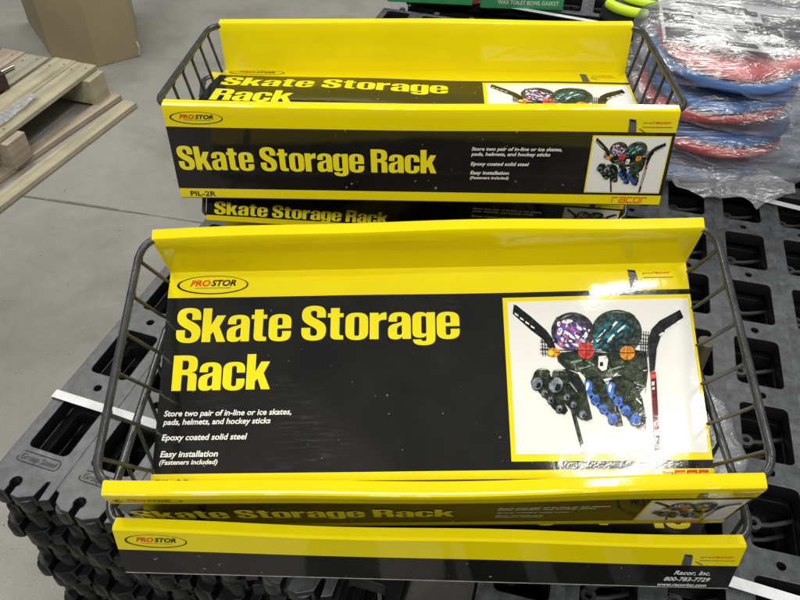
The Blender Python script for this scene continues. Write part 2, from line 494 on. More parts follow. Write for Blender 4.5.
ART = [
('ink',0,[(0.036,0.02),(0.05,0.025),(0.127,0.107),(0.206,0.202),(0.234,0.253),(0.25,0.317),(0.253,0.357),(0.223,0.347),(0.208,0.306),(0.184,0.263),(0.121,0.199),(0.027,0.085)]),
('paper',1,[(0.039,0.076),(0.057,0.093),(0.058,0.105),(0.038,0.09)]),
('paper',1,[(0.067,0.108),(0.085,0.124),(0.086,0.136),(0.066,0.121)]),
('paper',1,[(0.095,0.136),(0.114,0.153),(0.115,0.165),(0.094,0.15)]),
('paper',1,[(0.123,0.165),(0.142,0.182),(0.143,0.193),(0.123,0.179)]),
('stick',0,[(0.302,0.715),(0.325,0.716),(0.367,0.995),(0.344,0.999)]),
('ink',1,[(0.308,0.756),(0.322,0.753),(0.329,0.818),(0.319,0.822)]),
('ink',1,[(0.328,0.868),(0.338,0.865),(0.348,0.939),(0.338,0.942)]),
('gear',0,[(0.253,0.357),(0.374,0.341),(0.548,0.363),(0.675,0.341),(0.741,0.354),(0.739,0.477),(0.715,0.606),(0.687,0.689),(0.667,0.657),(0.579,0.557),(0.53,0.523),(0.406,0.55),(0.361,0.484),(0.297,0.464),(0.256,0.414)]),
('gear2',1,[(0.298,0.405),(0.405,0.387),(0.471,0.422),(0.499,0.489),(0.425,0.53),(0.344,0.479)]),
('gear2',1,[(0.542,0.414),(0.668,0.396),(0.714,0.454),(0.706,0.584),(0.648,0.56),(0.569,0.492)]),
('lace',2,[(0.323,0.417),(0.386,0.402),(0.388,0.411),(0.327,0.428)]),
('lace',2,[(0.363,0.458),(0.444,0.435),(0.445,0.443),(0.367,0.469)]),
('lace',2,[(0.412,0.403),(0.455,0.439),(0.45,0.446),(0.406,0.411)]),
('lace',2,[(0.522,0.473),(0.61,0.441),(0.611,0.45),(0.524,0.484)]),
('lace',2,[(0.348,0.431),(0.354,0.475),(0.347,0.477),(0.343,0.433)]),
('paper',3,[(0.479,0.383),(0.52,0.38),(0.529,0.407),(0.515,0.472),(0.49,0.48),(0.471,0.455)]),
('ink',4,[(0.482,0.423),(0.5,0.419),(0.499,0.446),(0.481,0.449)]),
('paper',4,[(0.334,0.492),(0.369,0.484),(0.389,0.511),(0.41,0.551),(0.399,0.554),(0.371,0.519),(0.341,0.505)]),
('paper',2,[(0.667,0.642),(0.715,0.584),(0.693,0.694),(0.683,0.693),(0.68,0.664)]),
('helm',2,[(0.466,0.241),(0.457,0.269),(0.443,0.294),(0.424,0.315),(0.402,0.331),(0.377,0.341),(0.351,0.345),(0.325,0.343),(0.3,0.334),(0.278,0.319),(0.259,0.3),(0.244,0.276),(0.235,0.249),(0.232,0.22),(0.234,0.191),(0.243,0.163),(0.256,0.137),(0.275,0.115),(0.297,0.099),(0.323,0.088),(0.349,0.083),(0.376,0.086),(0.401,0.095),(0.424,0.11),(0.443,0.13),(0.457,0.155),(0.466,0.183),(0.469,0.212)]),
('violet',3,[(0.429,0.272),(0.416,0.297),(0.397,0.316),(0.372,0.328),(0.344,0.331),(0.317,0.325),(0.292,0.31),(0.271,0.289),(0.258,0.262),(0.253,0.234),(0.256,0.205),(0.269,0.179),(0.288,0.16),(0.313,0.147),(0.341,0.144),(0.369,0.15),(0.395,0.165),(0.415,0.187),(0.428,0.214),(0.433,0.244)]),
('paper',4,[(0.356,0.143),(0.35,0.152),(0.334,0.158),(0.314,0.16),(0.298,0.156),(0.292,0.148),(0.298,0.14),(0.314,0.133),(0.334,0.132),(0.35,0.136)]),
('paper',4,[(0.292,0.22),(0.284,0.234),(0.274,0.24),(0.266,0.236),(0.263,0.223),(0.266,0.207),(0.274,0.193),(0.284,0.187),(0.292,0.191),(0.295,0.204)]),
('paper',4,[(0.402,0.206),(0.396,0.21),(0.387,0.207),(0.378,0.2),(0.373,0.19),(0.373,0.182),(0.379,0.179),(0.388,0.181),(0.397,0.189),(0.402,0.198)]),
('paper',4,[(0.36,0.268),(0.351,0.267),(0.334,0.256),(0.316,0.238),(0.303,0.219),(0.301,0.208),(0.31,0.209),(0.327,0.22),(0.345,0.239),(0.357,0.257)]),
('paper',4,[(0.403,0.29),(0.395,0.289),(0.382,0.279),(0.368,0.262),(0.36,0.246),(0.359,0.235),(0.367,0.236),(0.381,0.246),(0.394,0.263),(0.403,0.279)]),
('paper',4,[(0.302,0.288),(0.296,0.289),(0.288,0.283),(0.282,0.272),(0.28,0.261),(0.282,0.253),(0.288,0.252),(0.296,0.259),(0.302,0.27),(0.304,0.281)]),
('paper',4,[(0.38,0.319),(0.372,0.32),(0.355,0.312),(0.338,0.297),(0.326,0.282),(0.323,0.272),(0.332,0.271),(0.348,0.279),(0.366,0.294),(0.378,0.309)]),
('paper',4,[(0.429,0.244),(0.424,0.256),(0.417,0.263),(0.411,0.261),(0.407,0.252),(0.409,0.238),(0.414,0.226),(0.421,0.219),(0.427,0.221),(0.43,0.23)]),
('paper',4,[(0.411,0.319),(0.406,0.321),(0.398,0.319),(0.39,0.312),(0.385,0.304),(0.385,0.298),(0.39,0.295),(0.398,0.298),(0.406,0.304),(0.411,0.312)]),
('paper',4,[(0.287,0.163),(0.284,0.174),(0.278,0.18),(0.272,0.18),(0.267,0.173),(0.266,0.163),(0.269,0.152),(0.274,0.145),(0.281,0.145),(0.286,0.152)]),
('paper',4,[(0.321,0.319),(0.316,0.32),(0.309,0.316),(0.302,0.308),(0.298,0.298),(0.299,0.292),(0.304,0.291),(0.312,0.295),(0.319,0.303),(0.322,0.312)]),
('pink',5,[(0.368,0.216),(0.36,0.219),(0.347,0.213),(0.332,0.201),(0.323,0.188),(0.322,0.178),(0.329,0.176),(0.343,0.182),(0.357,0.194),(0.366,0.207)]),
('pink',5,[(0.323,0.267),(0.317,0.267),(0.308,0.261),(0.299,0.25),(0.293,0.238),(0.293,0.231),(0.299,0.23),(0.308,0.237),(0.318,0.248),(0.323,0.259)]),
('pink',5,[(0.39,0.308),(0.384,0.309),(0.373,0.302),(0.361,0.291),(0.354,0.278),(0.353,0.271),(0.359,0.27),(0.37,0.277),(0.382,0.288),(0.389,0.3)]),
('pink',5,[(0.296,0.314),(0.289,0.319),(0.277,0.317),(0.267,0.308),(0.261,0.296),(0.262,0.286),(0.27,0.28),(0.281,0.283),(0.291,0.291),(0.297,0.303)]),
('gear2',5,[(0.409,0.116),(0.403,0.123),(0.392,0.125),(0.379,0.122),(0.37,0.114),(0.368,0.105),(0.373,0.098),(0.385,0.096),(0.398,0.099),(0.407,0.107)]),
('gear2',5,[(0.444,0.278),(0.44,0.294),(0.434,0.304),(0.427,0.304),(0.423,0.294),(0.422,0.278),(0.426,0.262),(0.432,0.252),(0.439,0.252),(0.443,0.262)]),
('gear2',5,[(0.283,0.115),(0.284,0.123),(0.28,0.131),(0.274,0.137),(0.267,0.139),(0.262,0.136),(0.261,0.129),(0.264,0.12),(0.271,0.114),(0.278,0.112)]),
('helm2',3,[(0.725,0.244),(0.716,0.274),(0.701,0.302),(0.682,0.326),(0.659,0.346),(0.633,0.36),(0.605,0.369),(0.576,0.371),(0.548,0.367),(0.522,0.357),(0.499,0.341),(0.479,0.319),(0.464,0.294),(0.455,0.266),(0.451,0.235),(0.453,0.204),(0.462,0.173),(0.475,0.145),(0.494,0.12),(0.517,0.099),(0.544,0.084),(0.572,0.075),(0.602,0.072),(0.631,0.076),(0.657,0.087),(0.681,0.104),(0.701,0.126),(0.716,0.152),(0.725,0.181),(0.728,0.212)]),
('teal',4,[(0.462,0.254),(0.495,0.198),(0.553,0.153),(0.619,0.132),(0.645,0.147),(0.66,0.203),(0.634,0.237),(0.576,0.269),(0.517,0.324),(0.462,0.344),(0.451,0.31)]),
('paper',5,[(0.545,0.199),(0.59,0.15),(0.602,0.157),(0.554,0.213)]),
('paper',5,[(0.469,0.277),(0.526,0.203),(0.536,0.213),(0.478,0.293)]),
('paper',5,[(0.591,0.219),(0.626,0.183),(0.644,0.179),(0.598,0.238)]),
('paper',5,[(0.529,0.281),(0.569,0.237),(0.579,0.246),(0.538,0.295)]),
('helm2',6,[(0.492,0.257),(0.562,0.172),(0.572,0.182),(0.5,0.271)]),
('helm2',6,[(0.559,0.264),(0.62,0.206),(0.629,0.216),(0.567,0.278)]),
('helm2',6,[(0.473,0.322),(0.531,0.263),(0.54,0.273),(0.484,0.338)]),
('helm2',6,[(0.608,0.15),(0.646,0.137),(0.695,0.181),(0.659,0.175)]),
('gear2',5,[(0.645,0.294),(0.685,0.262),(0.69,0.278),(0.652,0.313)]),
('gear2',5,[(0.646,0.133),(0.698,0.153),(0.71,0.205),(0.678,0.176)]),
('gear2',5,[(0.599,0.304),(0.637,0.285),(0.639,0.296),(0.603,0.316)]),
('gear2',5,[(0.488,0.128),(0.543,0.087),(0.608,0.075),(0.67,0.091),(0.703,0.12),(0.65,0.105),(0.596,0.096),(0.54,0.111)]),
('lace',6,[(0.569,0.09),(0.607,0.084),(0.651,0.098),(0.606,0.091)]),
('lace',5,[(0.282,0.135),(0.315,0.108),(0.357,0.098),(0.316,0.118)]),
('stick',5,[(0.651,0.317),(0.698,0.273),(0.722,0.228),(0.709,0.297),(0.67,0.352)]),
('ink',5,[(0.631,0.254),(0.69,0.299),(0.686,0.305)]),
('ink',5,[(0.62,0.266),(0.664,0.327),(0.658,0.332)]),
('ink',5,[(0.607,0.274),(0.632,0.348),(0.625,0.35)]),
('ink',5,[(0.592,0.278),(0.596,0.358),(0.59,0.359)]),
('ink',5,[(0.577,0.278),(0.561,0.358),(0.555,0.357)]),
('ink',5,[(0.563,0.274),(0.527,0.348),(0.522,0.345)]),
('ink',5,[(0.551,0.266),(0.499,0.329),(0.494,0.324)]),
('ink',5,[(0.542,0.255),(0.477,0.301),(0.474,0.295)]),
('ink',5,[(0.536,0.241),(0.463,0.267),(0.462,0.26)]),
('ink',5,[(0.535,0.226),(0.46,0.229),(0.46,0.223)]),
('violet',6,[(0.304,0.16),(0.288,0.166),(0.278,0.184),(0.294,0.177)]),
('paper',6,[(0.42,0.246),(0.407,0.241),(0.396,0.252),(0.408,0.256)]),
('paper',6,[(0.276,0.291),(0.274,0.3),(0.28,0.306),(0.281,0.297)]),
('ink',6,[(0.364,0.281),(0.35,0.282),(0.337,0.291),(0.351,0.29)]),
('paper',6,[(0.409,0.262),(0.403,0.272),(0.41,0.279),(0.415,0.269)]),
('helm',6,[(0.367,0.278),(0.352,0.274),(0.337,0.28),(0.352,0.284)]),
('pink',6,[(0.259,0.199),(0.267,0.217),(0.282,0.224),(0.274,0.206)]),
('helm',6,[(0.317,0.286),(0.321,0.294),(0.328,0.295),(0.324,0.287)]),
('helm',6,[(0.386,0.149),(0.379,0.163),(0.376,0.18),(0.384,0.166)]),
('paper',6,[(0.373,0.16),(0.374,0.175),(0.383,0.183),(0.383,0.168)]),
('violet',6,[(0.342,0.328),(0.332,0.325),(0.324,0.332),(0.333,0.335)]),
('helm',6,[(0.366,0.168),(0.361,0.174),(0.362,0.182),(0.366,0.176)]),
('pink',6,[(0.277,0.159),(0.281,0.17),(0.291,0.167),(0.287,0.156)]),
('paper',6,[(0.311,0.265),(0.306,0.282),(0.307,0.299),(0.312,0.282)]),
('helm',6,[(0.356,0.164),(0.356,0.179),(0.366,0.185),(0.367,0.17)]),
('violet',6,[(0.308,0.295),(0.298,0.291),(0.29,0.301),(0.3,0.305)]),
('paper',6,[(0.4,0.267),(0.403,0.285),(0.414,0.296),(0.411,0.278)]),
('violet',6,[(0.312,0.135),(0.314,0.146),(0.322,0.143),(0.321,0.132)]),
('paper',6,[(0.367,0.218),(0.358,0.223),(0.354,0.235),(0.363,0.229)]),
('ink',6,[(0.33,0.243),(0.323,0.239),(0.318,0.246),(0.325,0.25)]),
('pink',6,[(0.363,0.321),(0.356,0.328),(0.36,0.338),(0.367,0.331)]),
('pink',6,[(0.378,0.268),(0.388,0.281),(0.402,0.285),(0.392,0.272)]),
('paper',6,[(0.406,0.191),(0.411,0.205),(0.424,0.206),(0.419,0.192)]),
('pink',6,[(0.337,0.155),(0.34,0.167),(0.347,0.175),(0.345,0.162)]),
('helm',6,[(0.369,0.158),(0.378,0.175),(0.393,0.18),(0.385,0.163)]),
('ink',6,[(0.397,0.251),(0.382,0.259),(0.372,0.275),(0.387,0.267)]),
('violet',6,[(0.368,0.17),(0.362,0.176),(0.364,0.184),(0.369,0.178)]),
('helm',6,[(0.336,0.165),(0.33,0.183),(0.334,0.2),(0.34,0.182)]),
('ink',6,[(0.389,0.21),(0.397,0.225),(0.411,0.23),(0.403,0.215)]),
('ink',6,[(0.337,0.298),(0.332,0.316),(0.338,0.333),(0.342,0.315)]),
('ink',6,[(0.305,0.257),(0.307,0.276),(0.316,0.291),(0.314,0.272)]),
('helm',6,[(0.378,0.306),(0.375,0.318),(0.379,0.329),(0.383,0.316)]),
('paper',6,[(0.321,0.216),(0.305,0.22),(0.293,0.235),(0.309,0.23)]),
('violet',6,[(0.408,0.26),(0.404,0.277),(0.412,0.29),(0.416,0.273)]),
('paper',6,[(0.324,0.16),(0.314,0.174),(0.312,0.193),(0.323,0.179)]),
('ink',6,[(0.392,0.219),(0.384,0.233),(0.383,0.249),(0.39,0.235)]),
('paper',6,[(0.311,0.157),(0.321,0.164),(0.331,0.161),(0.322,0.155)]),
('pink',6,[(0.382,0.212),(0.371,0.208),(0.361,0.215),(0.372,0.22)]),
('helm',6,[(0.291,0.232),(0.283,0.244),(0.281,0.259),(0.289,0.247)]),
('ink',6,[(0.4,0.227),(0.403,0.239),(0.411,0.246),(0.408,0.234)]),
('violet',6,[(0.26,0.192),(0.254,0.202),(0.256,0.213),(0.261,0.203)]),
('ink',6,[(0.315,0.294),(0.3,0.292),(0.287,0.299),(0.301,0.302)]),
('pink',6,[(0.283,0.194),(0.279,0.204),(0.283,0.212),(0.287,0.203)]),
('paper',6,[(0.442,0.199),(0.433,0.208),(0.434,0.222),(0.444,0.213)]),
('violet',6,[(0.312,0.267),(0.301,0.267),(0.291,0.275),(0.302,0.276)]),
('pink',6,[(0.291,0.271),(0.292,0.284),(0.302,0.286),(0.301,0.273)]),
('teal',6,[(0.491,0.301),(0.503,0.297),(0.509,0.283),(0.497,0.288)]),
('teal',6,[(0.502,0.232),(0.517,0.224),(0.524,0.205),(0.509,0.213)]),
('helm2',6,[(0.584,0.256),(0.603,0.239),(0.614,0.213),(0.594,0.23)]),
('ink',6,[(0.618,0.116),(0.626,0.112),(0.629,0.1),(0.62,0.105)]),
('teal',6,[(0.596,0.169),(0.609,0.162),(0.619,0.149),(0.606,0.156)]),
('helm2',6,[(0.456,0.236),(0.474,0.227),(0.487,0.207),(0.468,0.216)]),
('helm2',6,[(0.62,0.237),(0.634,0.23),(0.641,0.213),(0.627,0.22)]),
('helm2',6,[(0.642,0.257),(0.661,0.238),(0.672,0.211),(0.653,0.23)]),
('helm2',6,[(0.558,0.326),(0.582,0.307),(0.6,0.278),(0.575,0.297)]),
('ink',6,[(0.471,0.279),(0.491,0.269),(0.506,0.248),(0.486,0.258)]),
('gear2',6,[(0.654,0.147),(0.671,0.137),(0.683,0.117),(0.666,0.127)]),
('helm2',6,[(0.475,0.251),(0.488,0.242),(0.498,0.228),(0.485,0.237)]),
('helm2',6,[(0.534,0.349),(0.556,0.326),(0.574,0.299),(0.552,0.322)]),
('helm2',6,[(0.673,0.16),(0.691,0.146),(0.703,0.125),(0.686,0.139)]),
('helm2',6,[(0.618,0.267),(0.641,0.251),(0.658,0.224),(0.635,0.241)]),
('helm2',6,[(0.537,0.296),(0.546,0.291),(0.55,0.28),(0.541,0.285)]),
('ink',6,[(0.608,0.19),(0.629,0.177),(0.643,0.153),(0.622,0.165)]),
('ink',6,[(0.678,0.236),(0.691,0.22),(0.701,0.201),(0.687,0.216)]),
('gear2',6,[(0.62,0.26),(0.639,0.249),(0.652,0.228),(0.634,0.24)]),
('ink',6,[(0.654,0.279),(0.674,0.259),(0.685,0.231),(0.665,0.251)]),
('helm2',6,[(0.65,0.293),(0.667,0.281),(0.679,0.262),(0.663,0.274)]),
('helm2',6,[(0.611,0.291),(0.628,0.276),(0.639,0.252),(0.621,0.268)]),
('teal',6,[(0.531,0.207),(0.54,0.203),(0.546,0.193),(0.537,0.197)]),
('ink',6,[(0.537,0.223),(0.549,0.217),(0.557,0.203),(0.545,0.21)]),
('helm2',6,[(0.59,0.248),(0.602,0.235),(0.608,0.216),(0.595,0.229)]),
('helm2',6,[(0.497,0.225),(0.512,0.218),(0.524,0.201),(0.508,0.209)]),
('ink',6,[(0.582,0.223),(0.599,0.201),(0.613,0.175),(0.596,0.197)]),
('ink',6,[(0.564,0.174),(0.575,0.171),(0.58,0.156),(0.568,0.159)]),
('helm2',6,[(0.629,0.311),(0.642,0.299),(0.651,0.282),(0.638,0.294)]),
('teal',6,[(0.561,0.126),(0.575,0.115),(0.583,0.095),(0.568,0.107)]),
('helm2',6,[(0.604,0.166),(0.627,0.146),(0.645,0.119),(0.622,0.139)]),
('ink',6,[(0.589,0.28),(0.596,0.272),(0.6,0.262),(0.593,0.269)]),
('ink',6,[(0.683,0.271),(0.698,0.255),(0.705,0.232),(0.69,0.248)]),
('ink',6,[(0.521,0.356),(0.544,0.333),(0.561,0.305),(0.539,0.328)]),
('ink',6,[(0.598,0.273),(0.613,0.265),(0.624,0.249),(0.609,0.257)]),
('helm2',6,[(0.534,0.227),(0.557,0.21),(0.574,0.183),(0.55,0.2)]),
('helm2',6,[(0.545,0.242),(0.57,0.225),(0.592,0.2),(0.566,0.217)]),
('teal',6,[(0.538,0.166),(0.562,0.144),(0.583,0.117),(0.559,0.139)]),
('helm2',6,[(0.509,0.259),(0.533,0.237),(0.555,0.21),(0.531,0.233)]),
('teal',6,[(0.578,0.269),(0.594,0.259),(0.601,0.238),(0.585,0.249)]),
('ink',6,[(0.168,0.28),(0.755,0.307),(0.754,0.314),(0.168,0.287)]),
('ink',6,[(0.165,0.331),(0.748,0.355),(0.748,0.361),(0.164,0.338)]),
('ink',6,[(0.177,0.256),(0.181,0.256),(0.18,0.376),(0.175,0.376)]),
('ink',6,[(0.191,0.256),(0.195,0.256),(0.194,0.377),(0.189,0.377)]),
('ink',6,[(0.205,0.257),(0.209,0.257),(0.208,0.377),(0.203,0.377)]),
('ink',6,[(0.219,0.257),(0.223,0.257),(0.222,0.378),(0.217,0.378)]),
('ink',6,[(0.233,0.258),(0.237,0.258),(0.236,0.378),(0.231,0.378)]),
('ink',6,[(0.723,0.219),(0.726,0.219),(0.708,0.391),(0.703,0.391)]),
('ink',6,[(0.735,0.219),(0.739,0.22),(0.72,0.392),(0.715,0.392)]),
('ink',6,[(0.748,0.22),(0.752,0.22),(0.733,0.392),(0.727,0.392)]),
('ink',6,[(0.761,0.22),(0.764,0.22),(0.745,0.393),(0.74,0.392)]),
('ink',6,[(0.169,0.269),(0.246,0.281),(0.245,0.285),(0.169,0.273)]),
('ink',6,[(0.167,0.305),(0.243,0.316),(0.242,0.321),(0.166,0.309)]),
('ink',6,[(0.165,0.323),(0.241,0.334),(0.241,0.339),(0.165,0.327)]),
('ink',6,[(0.163,0.354),(0.239,0.365),(0.238,0.37),(0.163,0.358)]),
('ink',6,[(0.717,0.24),(0.766,0.248),(0.765,0.253),(0.716,0.244)]),
('ink',6,[(0.713,0.267),(0.762,0.276),(0.762,0.28),(0.713,0.272)]),
('ink',6,[(0.71,0.29),(0.759,0.298),(0.759,0.303),(0.71,0.294)]),
('ink',6,[(0.706,0.326),(0.755,0.334),(0.754,0.339),(0.705,0.33)]),
('ink',6,[(0.7,0.366),(0.749,0.375),(0.749,0.379),(0.7,0.371)]),
('orange',7,[(0.271,0.355),(0.268,0.365),(0.263,0.373),(0.255,0.38),(0.245,0.384),(0.234,0.385),(0.223,0.383),(0.214,0.378),(0.207,0.371),(0.202,0.362),(0.201,0.353),(0.204,0.343),(0.209,0.335),(0.218,0.328),(0.228,0.324),(0.239,0.323),(0.249,0.325),(0.259,0.33),(0.266,0.337),(0.27,0.346)]),
('ink',8,[(0.202,0.351),(0.271,0.353),(0.271,0.358),(0.201,0.355)]),
('ink',8,[(0.237,0.323),(0.24,0.323),(0.235,0.385),(0.232,0.385)]),
('red',7,[(0.456,0.346),(0.452,0.364),(0.445,0.379),(0.434,0.391),(0.421,0.398),(0.407,0.4),(0.394,0.397),(0.382,0.389),(0.374,0.376),(0.369,0.36),(0.368,0.343),(0.372,0.326),(0.38,0.311),(0.391,0.299),(0.404,0.291),(0.418,0.289),(0.431,0.292),(0.443,0.3),(0.451,0.313),(0.456,0.329)]),
('ink',8,[(0.369,0.341),(0.456,0.344),(0.456,0.349),(0.368,0.345)]),
('ink',8,[(0.416,0.289),(0.42,0.289),(0.409,0.4),(0.405,0.4)]),
('orange',7,[(0.676,0.365),(0.672,0.38),(0.664,0.393),(0.654,0.403),(0.642,0.409),(0.629,0.411),(0.617,0.408),(0.607,0.401),(0.599,0.39),(0.595,0.377),(0.594,0.363),(0.598,0.348),(0.605,0.335),(0.615,0.325),(0.628,0.319),(0.641,0.317),(0.653,0.32),(0.664,0.327),(0.671,0.338),(0.675,0.351)]),
('ink',8,[(0.595,0.36),(0.676,0.363),(0.675,0.368),(0.594,0.365)]),
('ink',8,[(0.639,0.317),(0.642,0.317),(0.631,0.411),(0.628,0.411)]),
('amber',9,[(0.238,0.359),(0.236,0.364),(0.234,0.369),(0.23,0.373),(0.225,0.375),(0.221,0.376),(0.216,0.375),(0.212,0.372),(0.208,0.368),(0.207,0.363),(0.206,0.357),(0.207,0.352),(0.21,0.347),(0.214,0.343),(0.218,0.341),(0.223,0.34),(0.228,0.341),(0.232,0.344),(0.235,0.348),(0.237,0.353)]),
('gear',5,[(0.127,0.479),(0.159,0.459),(0.198,0.465),(0.213,0.511),(0.226,0.569),(0.238,0.624),(0.271,0.676),(0.29,0.731),(0.271,0.758),(0.235,0.745),(0.208,0.715),(0.181,0.664),(0.138,0.608),(0.101,0.549)]),
('ink',6,[(0.166,0.583),(0.154,0.597),(0.139,0.604),(0.124,0.603),(0.112,0.593),(0.105,0.577),(0.104,0.557),(0.11,0.539),(0.122,0.524),(0.137,0.517),(0.152,0.519),(0.164,0.529),(0.171,0.545),(0.172,0.565)]),
('grey',7,[(0.158,0.576),(0.148,0.589),(0.135,0.596),(0.122,0.595),(0.111,0.587),(0.105,0.572),(0.105,0.555),(0.111,0.538),(0.122,0.524),(0.135,0.517),(0.148,0.518),(0.159,0.526),(0.165,0.541),(0.164,0.559)]),
('ink',8,[(0.138,0.55),(0.155,0.554),(0.155,0.579),(0.135,0.591),(0.128,0.578)]),
('lace',9,[(0.113,0.552),(0.122,0.534),(0.131,0.529),(0.121,0.545)]),
('ink',6,[(0.191,0.637),(0.183,0.646),(0.174,0.65),(0.165,0.649),(0.158,0.643),(0.154,0.634),(0.154,0.622),(0.157,0.61),(0.165,0.602),(0.174,0.597),(0.183,0.598),(0.19,0.604),(0.194,0.614),(0.195,0.626)]),
('grey',7,[(0.183,0.629),(0.178,0.636),(0.171,0.64),(0.164,0.64),(0.158,0.635),(0.155,0.628),(0.155,0.618),(0.159,0.609),(0.164,0.602),(0.171,0.599),(0.178,0.599),(0.184,0.604),(0.187,0.611),(0.187,0.62)]),
('ink',8,[(0.173,0.616),(0.182,0.618),(0.182,0.631),(0.171,0.637),(0.167,0.631)]),
('lace',9,[(0.16,0.617),(0.164,0.608),(0.169,0.605),(0.164,0.613)]),
('ink',6,[(0.221,0.682),(0.214,0.691),(0.205,0.695),(0.196,0.694),(0.188,0.688),(0.184,0.679),(0.184,0.667),(0.188,0.656),(0.195,0.647),(0.204,0.643),(0.213,0.644),(0.221,0.649),(0.225,0.659),(0.225,0.671)]),
('grey',7,[(0.214,0.675),(0.208,0.681),(0.201,0.685),(0.194,0.685),(0.189,0.68),(0.186,0.673),(0.186,0.664),(0.189,0.655),(0.195,0.648),(0.202,0.644),(0.209,0.645),(0.214,0.649),(0.217,0.657),(0.217,0.666)]),
('ink',8,[(0.203,0.661),(0.212,0.663),(0.212,0.676),(0.201,0.682),(0.197,0.676)]),
('ink',6,[(0.263,0.739),(0.255,0.748),(0.246,0.752),(0.236,0.751),(0.228,0.745),(0.224,0.735),(0.223,0.722),(0.228,0.71),(0.235,0.701),(0.245,0.697),(0.255,0.698),(0.263,0.704),(0.267,0.714),(0.267,0.727)]),
('grey',7,[(0.256,0.731),(0.25,0.739),(0.242,0.743),(0.234,0.742),(0.228,0.737),(0.225,0.729),(0.225,0.719),(0.229,0.709),(0.235,0.702),(0.243,0.698),(0.25,0.698),(0.257,0.703),(0.26,0.711),(0.26,0.721)]),
('ink',8,[(0.244,0.716),(0.254,0.719),(0.254,0.733),(0.242,0.74),(0.238,0.732)]),
('lace',9,[(0.23,0.718),(0.235,0.708),(0.24,0.705),(0.235,0.714)]),
('gear2',6,[(0.208,0.487),(0.205,0.494),(0.199,0.499),(0.19,0.503),(0.179,0.505),(0.168,0.504),(0.156,0.502),(0.146,0.497),(0.139,0.49),(0.135,0.483),(0.134,0.475),(0.137,0.468),(0.143,0.463),(0.152,0.459),(0.163,0.457),(0.174,0.457),(0.186,0.46),(0.196,0.465),(0.203,0.472),(0.208,0.479)]),
('paper',7,[(0.138,0.467),(0.173,0.459),(0.198,0.469),(0.172,0.466)]),
('gear',9,[(0.23,0.479),(0.297,0.464),(0.359,0.497),(0.39,0.575),(0.399,0.656),(0.415,0.785),(0.385,0.8),(0.34,0.778),(0.289,0.706),(0.232,0.624),(0.2,0.553)]),
('ink',10,[(0.271,0.6),(0.257,0.617),(0.239,0.625),(0.221,0.623),(0.206,0.611),(0.197,0.592),(0.197,0.569),(0.204,0.547),(0.218,0.53),(0.236,0.521),(0.255,0.523),(0.269,0.535),(0.278,0.555),(0.278,0.578)]),
('grey',11,[(0.264,0.593),(0.25,0.609),(0.234,0.618),(0.217,0.617),(0.205,0.606),(0.197,0.588),(0.198,0.567),(0.205,0.546),(0.219,0.529),(0.235,0.52),(0.252,0.521),(0.265,0.532),(0.272,0.55),(0.271,0.571)]),
('ink',12,[(0.239,0.56),(0.26,0.566),(0.259,0.597),(0.235,0.611),(0.225,0.596)]),
('lace',13,[(0.208,0.564),(0.219,0.542),(0.23,0.535),(0.218,0.555)]),
('ink',10,[(0.307,0.665),(0.3,0.674),(0.291,0.678),(0.281,0.677),(0.274,0.671),(0.27,0.661),(0.27,0.65),(0.274,0.638),(0.281,0.63),(0.29,0.625),(0.3,0.626),(0.307,0.632),(0.311,0.642),(0.311,0.654)]),
('grey',11,[(0.3,0.657),(0.294,0.664),(0.287,0.668),(0.28,0.667),(0.275,0.663),(0.272,0.655),(0.272,0.646),(0.275,0.637),(0.281,0.63),(0.288,0.627),(0.295,0.627),(0.3,0.632),(0.303,0.639),(0.303,0.648)]),
('ink',12,[(0.289,0.644),(0.298,0.646),(0.298,0.659),(0.287,0.665),(0.283,0.658)]),
('lace',13,[(0.276,0.645),(0.281,0.636),(0.286,0.633),(0.28,0.641)]),
('ink',10,[(0.34,0.712),(0.333,0.721),(0.324,0.725),(0.314,0.724),(0.307,0.718),(0.303,0.709),(0.303,0.697),(0.307,0.686),(0.314,0.677),(0.324,0.673),(0.333,0.674),(0.34,0.68),(0.344,0.689),(0.344,0.701)]),
('grey',11,[(0.333,0.705),(0.327,0.711),(0.32,0.715),(0.313,0.715),(0.308,0.71),(0.305,0.703),(0.305,0.694),(0.308,0.685),(0.314,0.678),(0.321,0.674),(0.328,0.675),(0.334,0.679),(0.336,0.687),(0.336,0.696)]),
('ink',12,[(0.322,0.691),(0.331,0.693),(0.331,0.706),(0.32,0.712),(0.317,0.706)]),
('ink',10,[(0.387,0.778),(0.379,0.788),(0.368,0.792),(0.358,0.791),(0.349,0.785),(0.345,0.774),(0.345,0.76),(0.349,0.748),(0.358,0.738),(0.368,0.733),(0.379,0.734),(0.387,0.741),(0.392,0.752),(0.392,0.765)]),
('grey',11,[(0.38,0.77),(0.373,0.779),(0.365,0.783),(0.356,0.782),(0.35,0.777),(0.346,0.768),(0.346,0.757),(0.35,0.747),(0.357,0.738),(0.366,0.734),(0.374,0.734),(0.381,0.74),(0.385,0.749),(0.384,0.76)]),
('ink',12,[(0.368,0.754),(0.378,0.757),(0.378,0.773),(0.365,0.78),(0.36,0.772)]),
('lace',13,[(0.352,0.756),(0.357,0.745),(0.363,0.741),(0.357,0.751)]),
('gear2',11,[(0.302,0.497),(0.299,0.505),(0.292,0.512),(0.283,0.516),(0.271,0.519),(0.258,0.519),(0.246,0.516),(0.235,0.511),(0.226,0.505),(0.221,0.497),(0.22,0.489),(0.223,0.481),(0.23,0.474),(0.24,0.47),(0.252,0.467),(0.265,0.467),(0.277,0.47),(0.288,0.475),(0.296,0.481),(0.301,0.489)]),
('paper',12,[(0.23,0.479),(0.258,0.469),(0.295,0.481),(0.261,0.476)]),
('lace',11,[(0.312,0.547),(0.349,0.612),(0.343,0.618),(0.306,0.555)]),
